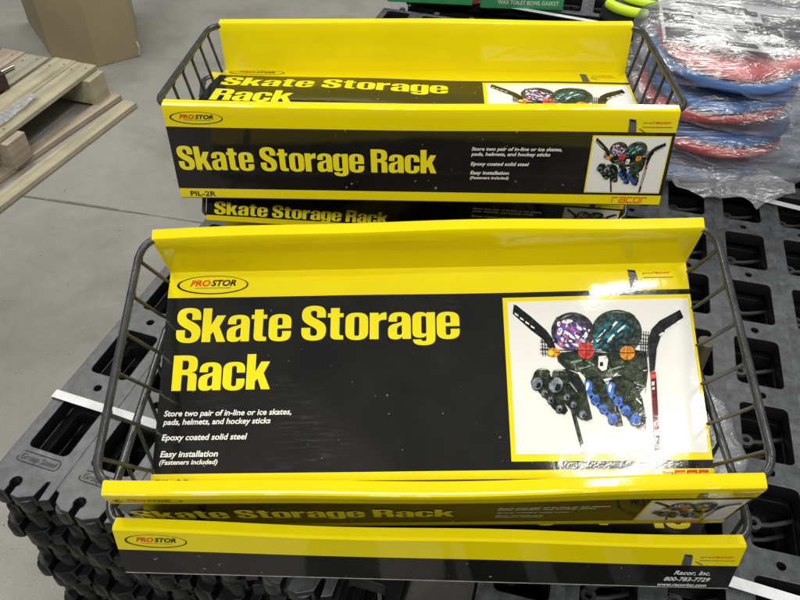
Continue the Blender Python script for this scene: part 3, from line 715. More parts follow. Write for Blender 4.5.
('ink',10,[(0.28,0.513),(0.333,0.505),(0.353,0.57),(0.331,0.622),(0.299,0.589)]),
('gear',5,[(0.394,0.533),(0.444,0.513),(0.494,0.537),(0.532,0.63),(0.568,0.763),(0.574,0.829),(0.538,0.836),(0.494,0.772),(0.446,0.662),(0.4,0.614)]),
('ink',6,[(0.464,0.684),(0.455,0.696),(0.442,0.701),(0.43,0.7),(0.42,0.692),(0.415,0.679),(0.415,0.664),(0.42,0.649),(0.43,0.637),(0.443,0.631),(0.455,0.633),(0.465,0.641),(0.47,0.654),(0.47,0.669)]),
('blue',7,[(0.457,0.677),(0.449,0.687),(0.438,0.692),(0.428,0.692),(0.42,0.685),(0.416,0.674),(0.416,0.661),(0.421,0.648),(0.43,0.637),(0.441,0.632),(0.451,0.633),(0.459,0.639),(0.463,0.65),(0.463,0.664)]),
('navy',8,[(0.442,0.657),(0.455,0.66),(0.455,0.679),(0.439,0.688),(0.433,0.678)]),
('lace',9,[(0.423,0.659),(0.43,0.645),(0.437,0.641),(0.429,0.653)]),
('ink',6,[(0.502,0.743),(0.493,0.753),(0.482,0.759),(0.47,0.757),(0.461,0.75),(0.456,0.738),(0.457,0.724),(0.462,0.71),(0.471,0.7),(0.482,0.694),(0.494,0.695),(0.503,0.703),(0.508,0.715),(0.508,0.729)]),
('blue',7,[(0.495,0.735),(0.488,0.745),(0.478,0.749),(0.469,0.749),(0.462,0.743),(0.458,0.733),(0.458,0.721),(0.463,0.709),(0.471,0.7),(0.48,0.695),(0.49,0.696),(0.497,0.702),(0.501,0.712),(0.5,0.724)]),
('navy',8,[(0.482,0.717),(0.494,0.72),(0.493,0.738),(0.479,0.746),(0.473,0.737)]),
('lace',9,[(0.464,0.719),(0.471,0.707),(0.477,0.703),(0.47,0.714)]),
('ink',6,[(0.549,0.811),(0.538,0.823),(0.525,0.829),(0.512,0.827),(0.502,0.819),(0.496,0.805),(0.496,0.789),(0.502,0.773),(0.513,0.761),(0.526,0.756),(0.539,0.757),(0.55,0.765),(0.555,0.779),(0.555,0.796)]),
('blue',7,[(0.542,0.804),(0.533,0.815),(0.521,0.82),(0.51,0.819),(0.502,0.812),(0.497,0.801),(0.498,0.786),(0.503,0.772),(0.513,0.762),(0.524,0.756),(0.535,0.757),(0.544,0.764),(0.548,0.775),(0.548,0.79)]),
('navy',8,[(0.526,0.782),(0.54,0.786),(0.539,0.806),(0.522,0.816),(0.516,0.805)]),
('blue',7,[(0.388,0.554),(0.414,0.538),(0.432,0.564),(0.424,0.615),(0.441,0.645),(0.463,0.697),(0.493,0.731),(0.536,0.776),(0.526,0.807),(0.496,0.773),(0.459,0.734),(0.421,0.678),(0.407,0.644),(0.39,0.609)]),
('paper',8,[(0.398,0.559),(0.41,0.551),(0.415,0.564),(0.401,0.606),(0.394,0.601)]),
('ink',9,[(0.424,0.651),(0.42,0.656),(0.415,0.658),(0.411,0.655),(0.411,0.649),(0.413,0.642),(0.418,0.637),(0.423,0.635),(0.426,0.638),(0.427,0.644)]),
('ink',9,[(0.458,0.707),(0.453,0.712),(0.448,0.714),(0.445,0.711),(0.444,0.705),(0.447,0.698),(0.452,0.693),(0.457,0.691),(0.46,0.694),(0.46,0.7)]),
('ink',9,[(0.5,0.76),(0.495,0.766),(0.49,0.767),(0.487,0.765),(0.486,0.759),(0.489,0.752),(0.493,0.746),(0.498,0.745),(0.502,0.747),(0.502,0.753)]),
('gear',9,[(0.521,0.542),(0.584,0.51),(0.65,0.543),(0.688,0.658),(0.697,0.773),(0.689,0.855),(0.654,0.853),(0.609,0.806),(0.553,0.688),(0.516,0.619)]),
('ink',10,[(0.583,0.696),(0.573,0.707),(0.56,0.713),(0.548,0.711),(0.538,0.703),(0.533,0.69),(0.533,0.675),(0.539,0.66),(0.549,0.648),(0.562,0.643),(0.574,0.644),(0.584,0.652),(0.589,0.665),(0.589,0.681)]),
('blue',11,[(0.576,0.688),(0.567,0.698),(0.557,0.704),(0.546,0.703),(0.538,0.696),(0.534,0.685),(0.535,0.672),(0.54,0.659),(0.549,0.649),(0.56,0.643),(0.57,0.644),(0.578,0.65),(0.582,0.661),(0.581,0.675)]),
('navy',12,[(0.561,0.668),(0.574,0.671),(0.573,0.691),(0.557,0.7),(0.552,0.69)]),
('lace',13,[(0.542,0.67),(0.549,0.656),(0.556,0.653),(0.548,0.665)]),
('ink',10,[(0.619,0.755),(0.608,0.767),(0.596,0.772),(0.584,0.771),(0.574,0.763),(0.569,0.75),(0.569,0.735),(0.575,0.72),(0.585,0.709),(0.597,0.703),(0.61,0.704),(0.62,0.712),(0.625,0.725),(0.624,0.741)]),
('blue',11,[(0.612,0.748),(0.603,0.758),(0.592,0.763),(0.582,0.763),(0.574,0.756),(0.57,0.745),(0.571,0.732),(0.576,0.719),(0.585,0.709),(0.595,0.704),(0.606,0.704),(0.614,0.711),(0.618,0.722),(0.617,0.735)]),
('navy',12,[(0.597,0.728),(0.61,0.731),(0.609,0.751),(0.593,0.759),(0.587,0.75)]),
('lace',13,[(0.577,0.73),(0.585,0.717),(0.592,0.713),(0.584,0.725)]),
('ink',10,[(0.665,0.818),(0.654,0.83),(0.64,0.836),(0.626,0.835),(0.615,0.826),(0.609,0.811),(0.609,0.794),(0.616,0.777),(0.627,0.764),(0.641,0.758),(0.656,0.76),(0.667,0.769),(0.672,0.784),(0.672,0.801)]),
('blue',11,[(0.658,0.81),(0.648,0.822),(0.636,0.828),(0.624,0.827),(0.614,0.82),(0.61,0.807),(0.611,0.791),(0.617,0.776),(0.627,0.764),(0.64,0.758),(0.652,0.759),(0.661,0.767),(0.666,0.779),(0.665,0.795)]),
('navy',12,[(0.641,0.787),(0.657,0.791),(0.655,0.813),(0.636,0.824),(0.63,0.812)]),
('blue',11,[(0.504,0.572),(0.534,0.551),(0.552,0.578),(0.539,0.628),(0.56,0.655),(0.589,0.706),(0.618,0.745),(0.654,0.782),(0.647,0.816),(0.613,0.786),(0.574,0.743),(0.543,0.683),(0.516,0.649),(0.506,0.618)]),
('paper',12,[(0.516,0.576),(0.529,0.566),(0.534,0.579),(0.52,0.619),(0.513,0.615)]),
('ink',13,[(0.543,0.66),(0.538,0.666),(0.533,0.667),(0.53,0.665),(0.53,0.658),(0.532,0.651),(0.537,0.646),(0.542,0.644),(0.546,0.647),(0.546,0.653)]),
('ink',13,[(0.579,0.718),(0.575,0.724),(0.57,0.725),(0.566,0.723),(0.566,0.717),(0.569,0.709),(0.573,0.704),(0.578,0.702),(0.582,0.705),(0.582,0.711)]),
('ink',13,[(0.62,0.774),(0.616,0.779),(0.611,0.781),(0.607,0.778),(0.607,0.772),(0.61,0.765),(0.614,0.76),(0.619,0.758),(0.623,0.761),(0.623,0.767)]),
('gear2',10,[(0.598,0.537),(0.648,0.56),(0.672,0.668),(0.648,0.698),(0.614,0.623)]),
('paper',14,[(0.66,0.657),(0.683,0.693),(0.677,0.697),(0.652,0.665)]),
('gear2',3,[(0.313,0.449),(0.335,0.46),(0.359,0.464),(0.337,0.453)]),
('ink',3,[(0.319,0.399),(0.336,0.407),(0.354,0.407),(0.337,0.399)]),
('stick',3,[(0.612,0.481),(0.627,0.49),(0.644,0.488),(0.629,0.48)]),
('lace',3,[(0.612,0.416),(0.603,0.42),(0.596,0.429),(0.605,0.426)]),
('ink',3,[(0.374,0.338),(0.373,0.349),(0.377,0.358),(0.377,0.347)]),
('gear2',3,[(0.553,0.384),(0.565,0.407),(0.583,0.424),(0.571,0.401)]),
('gear2',3,[(0.511,0.49),(0.504,0.506),(0.502,0.523),(0.509,0.507)]),
('ink',3,[(0.633,0.422),(0.632,0.434),(0.636,0.445),(0.637,0.432)]),
('gear2',3,[(0.373,0.339),(0.373,0.361),(0.377,0.381),(0.377,0.36)]),
('gear2',3,[(0.506,0.402),(0.489,0.42),(0.478,0.444),(0.495,0.426)]),
('gear2',3,[(0.711,0.388),(0.72,0.394),(0.73,0.391),(0.722,0.385)]),
('lace',3,[(0.432,0.376),(0.441,0.381),(0.451,0.382),(0.442,0.376)]),
('ink',3,[(0.288,0.367),(0.266,0.366),(0.245,0.372),(0.266,0.373)]),
('ink',3,[(0.694,0.546),(0.702,0.56),(0.713,0.57),(0.705,0.556)]),
('ink',3,[(0.433,0.379),(0.425,0.388),(0.424,0.402),(0.432,0.392)]),
('ink',3,[(0.524,0.381),(0.511,0.393),(0.503,0.411),(0.517,0.399)]),
('ink',3,[(0.32,0.435),(0.304,0.437),(0.29,0.445),(0.305,0.443)]),
('gear2',3,[(0.567,0.411),(0.589,0.414),(0.613,0.413),(0.59,0.409)]),
('stick',3,[(0.671,0.471),(0.678,0.482),(0.688,0.49),(0.681,0.479)]),
('gear2',3,[(0.652,0.455),(0.631,0.466),(0.614,0.485),(0.634,0.473)]),
('gear2',3,[(0.53,0.466),(0.547,0.481),(0.567,0.491),(0.55,0.475)]),
('ink',3,[(0.642,0.432),(0.62,0.435),(0.6,0.446),(0.621,0.443)]),
('ink',3,[(0.332,0.458),(0.333,0.468),(0.339,0.474),(0.337,0.465)]),
('stick',3,[(0.495,0.511),(0.483,0.524),(0.476,0.541),(0.488,0.529)]),
('ink',3,[(0.697,0.568),(0.684,0.583),(0.677,0.602),(0.69,0.587)]),
('stick',3,[(0.628,0.406),(0.629,0.416),(0.636,0.421),(0.635,0.41)]),
('gear2',3,[(0.612,0.444),(0.6,0.443),(0.588,0.451),(0.6,0.451)]),
('lace',3,[(0.284,0.356),(0.272,0.355),(0.26,0.36),(0.272,0.361)]),
('ink',3,[(0.482,0.361),(0.491,0.371),(0.505,0.374),(0.495,0.363)]),
('stick',3,[(0.456,0.371),(0.44,0.394),(0.431,0.421),(0.447,0.398)]),
('ink',3,[(0.425,0.433),(0.403,0.442),(0.384,0.459),(0.406,0.45)]),
('gear2',3,[(0.366,0.344),(0.373,0.369),(0.387,0.387),(0.38,0.363)]),
('gear2',3,[(0.708,0.378),(0.696,0.401),(0.687,0.425),(0.699,0.403)]),
('stick',3,[(0.552,0.516),(0.551,0.53),(0.555,0.542),(0.556,0.528)]),
('gear2',3,[(0.686,0.432),(0.692,0.453),(0.704,0.467),(0.699,0.446)]),
('ink',3,[(0.452,0.369),(0.458,0.389),(0.469,0.403),(0.463,0.384)]),
('ink',3,[(0.619,0.333),(0.613,0.361),(0.616,0.388),(0.622,0.361)]),
('gear2',3,[(0.695,0.542),(0.675,0.557),(0.657,0.574),(0.676,0.559)]),
('ink',3,[(0.316,0.351),(0.33,0.363),(0.346,0.372),(0.332,0.36)]),
('gear2',3,[(0.651,0.583),(0.627,0.586),(0.604,0.597),(0.628,0.593)]),
('gear2',3,[(0.325,0.429),(0.34,0.448),(0.361,0.459),(0.345,0.439)]),
('gear2',3,[(0.445,0.44),(0.431,0.45),(0.422,0.468),(0.436,0.457)]),
('ink',3,[(0.4,0.356),(0.396,0.373),(0.399,0.389),(0.403,0.372)]),
('stick',3,[(0.438,0.411),(0.432,0.435),(0.434,0.459),(0.439,0.435)]),
('ink',3,[(0.725,0.352),(0.721,0.366),(0.726,0.379),(0.73,0.364)]),
('gear2',3,[(0.581,0.355),(0.583,0.366),(0.59,0.372),(0.588,0.362)]),
('gear2',3,[(0.52,0.47),(0.511,0.469),(0.502,0.474),(0.511,0.475)]),
('ink',3,[(0.418,0.511),(0.427,0.519),(0.439,0.517),(0.429,0.509)]),
('gear2',3,[(0.722,0.544),(0.707,0.552),(0.693,0.562),(0.708,0.555)]),
('gear2',3,[(0.683,0.56),(0.678,0.568),(0.675,0.577),(0.68,0.569)]),
('gear2',3,[(0.456,0.414),(0.453,0.43),(0.456,0.444),(0.459,0.429)]),
('gear2',3,[(0.602,0.497),(0.606,0.515),(0.615,0.529),(0.611,0.511)]),
('ink',3,[(0.665,0.666),(0.674,0.671),(0.685,0.669),(0.675,0.665)]),
('stick',3,[(0.403,0.385),(0.411,0.411),(0.426,0.431),(0.418,0.405)]),
('ink',3,[(0.304,0.351),(0.295,0.366),(0.29,0.382),(0.299,0.368)]),
('gear2',3,[(0.535,0.48),(0.511,0.49),(0.489,0.504),(0.512,0.494)]),
('gear2',3,[(0.626,0.466),(0.62,0.487),(0.621,0.51),(0.627,0.488)]),
('stick',3,[(0.663,0.402),(0.645,0.422),(0.633,0.448),(0.65,0.428)]),
('stick',3,[(0.401,0.464),(0.387,0.488),(0.376,0.515),(0.391,0.491)]),
('lace',3,[(0.531,0.449),(0.534,0.476),(0.543,0.5),(0.54,0.473)]),
('stick',3,[(0.597,0.498),(0.6,0.526),(0.607,0.552),(0.604,0.524)]),
('stick',3,[(0.427,0.466),(0.426,0.477),(0.428,0.486),(0.429,0.476)]),
('ink',3,[(0.279,0.347),(0.279,0.361),(0.287,0.369),(0.287,0.356)]),
('gear2',3,[(0.635,0.506),(0.641,0.513),(0.65,0.516),(0.644,0.509)]),
('ink',3,[(0.558,0.461),(0.551,0.473),(0.547,0.487),(0.554,0.475)]),
('ink',3,[(0.684,0.614),(0.673,0.632),(0.67,0.653),(0.68,0.635)]),
('ink',3,[(0.314,0.341),(0.308,0.35),(0.304,0.36),(0.31,0.352)]),
('lace',3,[(0.394,0.489),(0.385,0.514),(0.384,0.542),(0.393,0.516)]),
('gear2',3,[(0.682,0.374),(0.671,0.382),(0.663,0.394),(0.674,0.386)]),
('gear2',3,[(0.691,0.439),(0.679,0.455),(0.672,0.473),(0.683,0.457)]),
('ink',13,[(0.248,0.541),(0.237,0.541),(0.227,0.545),(0.237,0.545)]),
('gear2',13,[(0.283,0.61),(0.282,0.624),(0.288,0.634),(0.289,0.621)]),
('ink',13,[(0.356,0.576),(0.347,0.603),(0.342,0.63),(0.35,0.604)]),
('gear2',13,[(0.327,0.617),(0.317,0.617),(0.306,0.621),(0.317,0.621)]),
('gear2',13,[(0.281,0.47),(0.268,0.494),(0.261,0.519),(0.274,0.497)]),
('gear2',13,[(0.358,0.625),(0.366,0.637),(0.378,0.641),(0.37,0.63)]),
('ink',13,[(0.276,0.562),(0.282,0.569),(0.29,0.568),(0.284,0.561)]),
('stick',13,[(0.196,0.48),(0.204,0.486),(0.213,0.484),(0.205,0.478)]),
('stick',13,[(0.266,0.601),(0.278,0.61),(0.292,0.609),(0.28,0.6)]),
('ink',13,[(0.262,0.467),(0.255,0.496),(0.257,0.525),(0.263,0.496)]),
('gear2',13,[(0.269,0.501),(0.279,0.517),(0.292,0.532),(0.281,0.515)]),
('gear2',13,[(0.298,0.519),(0.289,0.547),(0.286,0.577),(0.294,0.548)]),
('ink',13,[(0.248,0.512),(0.23,0.519),(0.212,0.53),(0.231,0.522)]),
('ink',13,[(0.311,0.595),(0.294,0.597),(0.278,0.605),(0.295,0.603)]),
('ink',13,[(0.299,0.58),(0.291,0.586),(0.287,0.596),(0.295,0.59)]),
('gear2',13,[(0.321,0.678),(0.342,0.69),(0.364,0.698),(0.344,0.686)]),
('gear2',13,[(0.321,0.671),(0.328,0.687),(0.339,0.698),(0.333,0.682)]),
('stick',13,[(0.319,0.548),(0.301,0.552),(0.285,0.564),(0.303,0.56)]),
('stick',13,[(0.378,0.55),(0.369,0.57),(0.364,0.592),(0.374,0.572)]),
('ink',13,[(0.335,0.687),(0.358,0.691),(0.381,0.689),(0.358,0.686)]),
('gear2',13,[(0.36,0.584),(0.342,0.593),(0.326,0.606),(0.344,0.598)]),
('stick',13,[(0.325,0.545),(0.311,0.565),(0.299,0.587),(0.313,0.567)]),
('ink',13,[(0.372,0.697),(0.364,0.698),(0.358,0.706),(0.366,0.704)]),
('gear2',13,[(0.23,0.491),(0.225,0.514),(0.226,0.537),(0.23,0.514)]),
('gear2',13,[(0.261,0.65),(0.268,0.661),(0.277,0.669),(0.27,0.658)]),
('gear2',13,[(0.26,0.479),(0.247,0.479),(0.234,0.487),(0.247,0.487)]),
('ink',9,[(0.444,0.516),(0.435,0.521),(0.429,0.531),(0.438,0.526)]),
('ink',9,[(0.493,0.527),(0.475,0.54),(0.462,0.558),(0.479,0.545)]),
('gear2',9,[(0.575,0.68),(0.557,0.698),(0.544,0.721),(0.561,0.703)]),
('gear2',9,[(0.534,0.622),(0.528,0.651),(0.529,0.68),(0.535,0.651)]),
('gear2',9,[(0.515,0.566),(0.492,0.566),(0.47,0.574),(0.493,0.574)]),
('gear2',9,[(0.554,0.755),(0.545,0.779),(0.542,0.804),(0.551,0.781)]),
('ink',9,[(0.496,0.534),(0.489,0.548),(0.485,0.564),(0.492,0.55)]),
('lace',9,[(0.54,0.699),(0.536,0.725),(0.54,0.749),(0.544,0.724)]),
('stick',9,[(0.562,0.651),(0.548,0.658),(0.537,0.672),(0.552,0.665)]),
('ink',9,[(0.525,0.61),(0.536,0.616),(0.548,0.618),(0.537,0.612)]),
('stick',9,[(0.549,0.728),(0.556,0.748),(0.566,0.765),(0.559,0.746)]),
('ink',9,[(0.582,0.734),(0.564,0.741),(0.547,0.752),(0.565,0.745)]),
('ink',9,[(0.505,0.646),(0.504,0.658),(0.506,0.669),(0.508,0.657)]),
('gear2',9,[(0.547,0.69),(0.559,0.697),(0.572,0.698),(0.56,0.691)]),
('ink',9,[(0.52,0.544),(0.507,0.547),(0.496,0.557),(0.509,0.554)]),
('gear2',9,[(0.513,0.557),(0.495,0.577),(0.479,0.6),(0.497,0.58)]),
('ink',13,[(0.622,0.607),(0.613,0.626),(0.607,0.646),(0.616,0.627)]),
('gear2',13,[(0.599,0.586),(0.59,0.606),(0.588,0.627),(0.597,0.608)]),
('gear2',13,[(0.597,0.523),(0.588,0.535),(0.585,0.55),(0.594,0.538)]),
('stick',13,[(0.647,0.59),(0.633,0.603),(0.625,0.622),(0.639,0.609)]),
('ink',13,[(0.686,0.752),(0.674,0.775),(0.665,0.799),(0.677,0.777)]),
('ink',13,[(0.682,0.774),(0.694,0.781),(0.708,0.784),(0.696,0.777)]),
('gear2',13,[(0.68,0.782),(0.68,0.808),(0.688,0.83),(0.688,0.804)]),
('lace',13,[(0.631,0.609),(0.649,0.627),(0.668,0.642),(0.65,0.624)]),
('ink',13,[(0.64,0.576),(0.63,0.591),(0.626,0.609),(0.636,0.594)]),
('gear2',13,[(0.602,0.55),(0.601,0.574),(0.608,0.595),(0.609,0.571)]),
('gear2',13,[(0.612,0.587),(0.619,0.595),(0.629,0.592),(0.622,0.585)]),
('ink',13,[(0.619,0.594),(0.62,0.619),(0.625,0.642),(0.625,0.617)]),
('ink',13,[(0.696,0.722),(0.677,0.74),(0.662,0.762),(0.681,0.744)]),
('gear2',13,[(0.619,0.726),(0.628,0.731),(0.638,0.727),(0.629,0.723)]),
('gear2',13,[(0.625,0.58),(0.619,0.587),(0.618,0.596),(0.625,0.589)]),
('stick',13,[(0.656,0.6),(0.655,0.616),(0.661,0.629),(0.661,0.614)]),
('gear2',13,[(0.605,0.558),(0.621,0.561),(0.639,0.56),(0.622,0.557)]),
('gear2',13,[(0.61,0.62),(0.601,0.63),(0.598,0.643),(0.607,0.634)]),
('gear2',13,[(0.66,0.715),(0.655,0.742),(0.656,0.768),(0.661,0.742)]),
('gear2',13,[(0.662,0.706),(0.649,0.722),(0.644,0.742),(0.656,0.726)]),
('stick',13,[(0.642,0.706),(0.645,0.719),(0.652,0.73),(0.649,0.716)]),
('gear2',13,[(0.647,0.608),(0.657,0.623),(0.671,0.632),(0.661,0.617)]),
('ink',7,[(0.828,0.153),(0.947,0.08),(0.961,0.133),(0.858,0.21),(0.824,0.262),(0.797,0.336),(0.772,0.482),(0.745,0.49),(0.75,0.37),(0.759,0.264),(0.781,0.207)]),
('paper',8,[(0.817,0.245),(0.84,0.228),(0.841,0.241),(0.819,0.257)]),
('paper',8,[(0.85,0.219),(0.872,0.201),(0.874,0.215),(0.852,0.23)]),
('paper',8,[(0.883,0.194),(0.905,0.176),(0.907,0.19),(0.885,0.206)]),
('paper',8,[(0.916,0.167),(0.939,0.149),(0.94,0.163),(0.918,0.179)]),
('red',7,[(0.746,0.49),(0.777,0.487),(0.776,0.531),(0.746,0.536)]),
('stickred',7,[(0.746,0.536),(0.776,0.531),(0.75,0.978),(0.725,0.987)]),
('paper',8,[(0.748,0.555),(0.763,0.552),(0.761,0.575),(0.748,0.581)]),
('paper',8,[(0.747,0.592),(0.761,0.588),(0.76,0.612),(0.747,0.618)]),
('paper',8,[(0.745,0.628),(0.76,0.625),(0.758,0.648),(0.745,0.654)]),
('paper',8,[(0.744,0.664),(0.758,0.661),(0.757,0.684),(0.744,0.69)]),
('paper',8,[(0.742,0.7),(0.757,0.697),(0.755,0.72),(0.743,0.725)]),
('paper',8,[(0.741,0.736),(0.755,0.732),(0.754,0.755),(0.741,0.761)]),
('paper',8,[(0.74,0.771),(0.754,0.767),(0.753,0.79),(0.74,0.796)]),
('paper',8,[(0.738,0.806),(0.753,0.802),(0.751,0.825),(0.738,0.831)]),
('paper',8,[(0.737,0.841),(0.751,0.837),(0.75,0.86),(0.737,0.865)]),
('ink',8,[(0.737,0.877),(0.756,0.874),(0.751,0.958),(0.732,0.961)]),
('grey',6,[(0.623,0.76),(0.634,0.758),(0.635,0.762),(0.624,0.764)]),
]

# ------------------------------------------------------------------ large structure: concrete floor
def concrete():
    m, nt, b = new_mat('concrete')
    n1 = noise_node(nt, 1.1, 9, 0.55, 'Object')
    n2 = noise_node(nt, 22, 6, 0.65, 'Object')
    n3 = noise_node(nt, 240, 3, 0.6, 'Object')
    r1 = ramp(nt, n1.outputs['Fac'], [(0.32, (0.195, 0.188, 0.168)), (0.48, (0.272, 0.264, 0.239)), (0.70, (0.345, 0.335, 0.305))])
    r2 = ramp(nt, n2.outputs['Fac'], [(0.25, (0.90, 0.90, 0.90)), (0.55, (1, 1, 1)), (0.8, (1.05, 1.05, 1.05))])
    mx = nt.nodes.new('ShaderNodeMix')
    mx.data_type = 'RGBA'
    mx.blend_type = 'MULTIPLY'
    mx.inputs[0].default_value = 1
    nt.links.new(r1.outputs['Color'], mx.inputs[6])
    nt.links.new(r2.outputs['Color'], mx.inputs[7])
    r3 = ramp(nt, n3.outputs['Fac'], [(0.25, (0.82, 0.82, 0.82)), (0.6, (1.04, 1.04, 1.04))])
    m2 = nt.nodes.new('ShaderNodeMix')
    m2.data_type = 'RGBA'
    m2.blend_type = 'MULTIPLY'
    m2.inputs[0].default_value = 1
    nt.links.new(mx.outputs[2], m2.inputs[6])
    nt.links.new(r3.outputs['Color'], m2.inputs[7])
    n4 = noise_node(nt, 60, 2, 0.5, 'Object')
    r4 = ramp(nt, n4.outputs['Fac'], [(0.235, (0.35, 0.34, 0.32)), (0.265, (1, 1, 1))])
    n6 = noise_node(nt, 1.0, 6, 0.62, 'Object', stretch=(2.0, 3.2, 1))
    n6.inputs['Distortion'].default_value = 0.6
    r6 = ramp(nt, n6.outputs['Fac'], [(0.30, (0.78, 0.775, 0.76)), (0.50, (1, 1, 1))])
    last = m2
    for rr in (r4, r6):
        mm = nt.nodes.new('ShaderNodeMix')
        mm.data_type = 'RGBA'
        mm.blend_type = 'MULTIPLY'
        mm.inputs[0].default_value = 1
        nt.links.new(last.outputs[2], mm.inputs[6])
        nt.links.new(rr.outputs['Color'], mm.inputs[7])
        last = mm
    nt.links.new(last.outputs[2], b.inputs['Base Color'])
    b.inputs['Roughness'].default_value = 0.62
    bp = nt.nodes.new('ShaderNodeBump')
    bp.inputs['Strength'].default_value = 0.15
    bp.inputs['Distance'].default_value = 0.004
    nt.links.new(n2.outputs['Fac'], bp.inputs['Height'])
    nt.links.new(bp.outputs['Normal'], b.inputs['Normal'])
    return m


g = MB()
g.add([(-9, -6, 0), (9, -6, 0), (9, 14, 0), (-9, 14, 0)], [(0, 1, 2, 3)])
tag(g.build('ground', concrete()), None, None, kind='structure')
j = MB()
jd = Vector((0.617, -0.128, 0)).normalized()
jn = Vector((-jd.y, jd.x, 0))
j0 = Vector((-1.2178, 1.90, 0.002))
vs, fs = [], []
for i in range(61):
    c = j0 + jd * (-4 + i * 0.14)
    wv = 0.004 + 0.0022 * math.sin(i * 1.7) + 0.0015 * math.sin(i * 0.53)
    off = 0.003 * math.sin(i * 0.9)
    vs += [c + jn * (wv + off), c + jn * (-wv + off)]
    if i:
        fs.append((2 * i - 2, 2 * i - 1, 2 * i + 1, 2 * i))
j.add(vs, fs)
tag(j.build('floor_joint', mat('joint_dirt', (0.16, 0.145, 0.125), 0.9, var=0.4, scale=30)), None, None, kind='structure')

# ------------------------------------------------------------------ bundles of black plastic pallets
def plastic_mat():
    m, nt, b = new_mat('black_plastic')
    n1 = noise_node(nt, 7, 6, 0.65)
    n2 = noise_node(nt, 60, 5, 0.65)
    r1 = ramp(nt, n1.outputs['Fac'], [(0.3, (0.040, 0.043, 0.047)), (0.6, (0.074, 0.079, 0.086)), (0.8, (0.128, 0.135, 0.146))])
    r2 = ramp(nt, n2.outputs['Fac'], [(0.32, (0.50, 0.50, 0.50)), (0.50, (0.95, 0.95, 0.95)), (0.68, (1.45, 1.45, 1.45))])
    mx = nt.nodes.new('ShaderNodeMix')
    mx.data_type = 'RGBA'
    mx.blend_type = 'MULTIPLY'
    mx.inputs[0].default_value = 1
    nt.links.new(r1.outputs['Color'], mx.inputs[6])
    nt.links.new(r2.outputs['Color'], mx.inputs[7])
    # upward faces get dust plus overhead sheen painted in, the sides stay black
    geo = nt.nodes.new('ShaderNodeNewGeometry')
    sp = nt.nodes.new('ShaderNodeSeparateXYZ')
    nt.links.new(geo.outputs['Normal'], sp.inputs[0])
    r3 = ramp(nt, sp.outputs['Z'], [(0.45, (0, 0, 0)), (0.9, (1, 1, 1))])
    m2 = nt.nodes.new('ShaderNodeMix')
    m2.data_type = 'RGBA'
    nt.links.new(r3.outputs['Color'], m2.inputs[0])
    m2.inputs[6].default_value = (0.009, 0.009, 0.0095, 1)
    nt.links.new(mx.outputs[2], m2.inputs[7])
    nt.links.new(m2.outputs[2], b.inputs['Base Color'])
    b.inputs['Roughness'].default_value = 0.40
    bp = nt.nodes.new('ShaderNodeBump')
    bp.inputs['Strength'].default_value = 0.2
    bp.inputs['Distance'].default_value = 0.001
    nt.links.new(n2.outputs['Fac'], bp.inputs['Height'])
    nt.links.new(bp.outputs['Normal'], b.inputs['Normal'])
    return m


PLASTIC = plastic_mat()
BURIED = mat('clean_shaded_plastic', (0.0065, 0.0065, 0.007), 0.45, var=0.3, scale=30, bump=0.2, bscale=80, spec=0.3)  # lower layers carry no dust; deep-hole shade is painted into this darker black
LUG = mat('grey_plastic', (0.035, 0.036, 0.038), 0.5, var=0.2, scale=60)
STRAP = mat('white_strapping', (0.70, 0.71, 0.74), 0.35, var=0.16, scale=30, bump=0.6, bscale=420)


def rrect(x0, y0, x1, y1, r, n=4):
    out = []
    for cx, cy, a0 in ((x1 - r, y1 - r, 0), (x0 + r, y1 - r, 90), (x0 + r, y0 + r, 180), (x1 - r, y0 + r, 270)):
        for k in range(n + 1):
            a = math.radians(a0 + 90 * k / n)
            out.append((cx + r * math.cos(a), cy + r * math.sin(a)))
    return out


def circ(cx, cy, r, n=14):
    return [(cx + r * math.cos(2 * PI * k / n), cy + r * math.sin(2 * PI * k / n)) for k in range(n)]


TH = 0.023


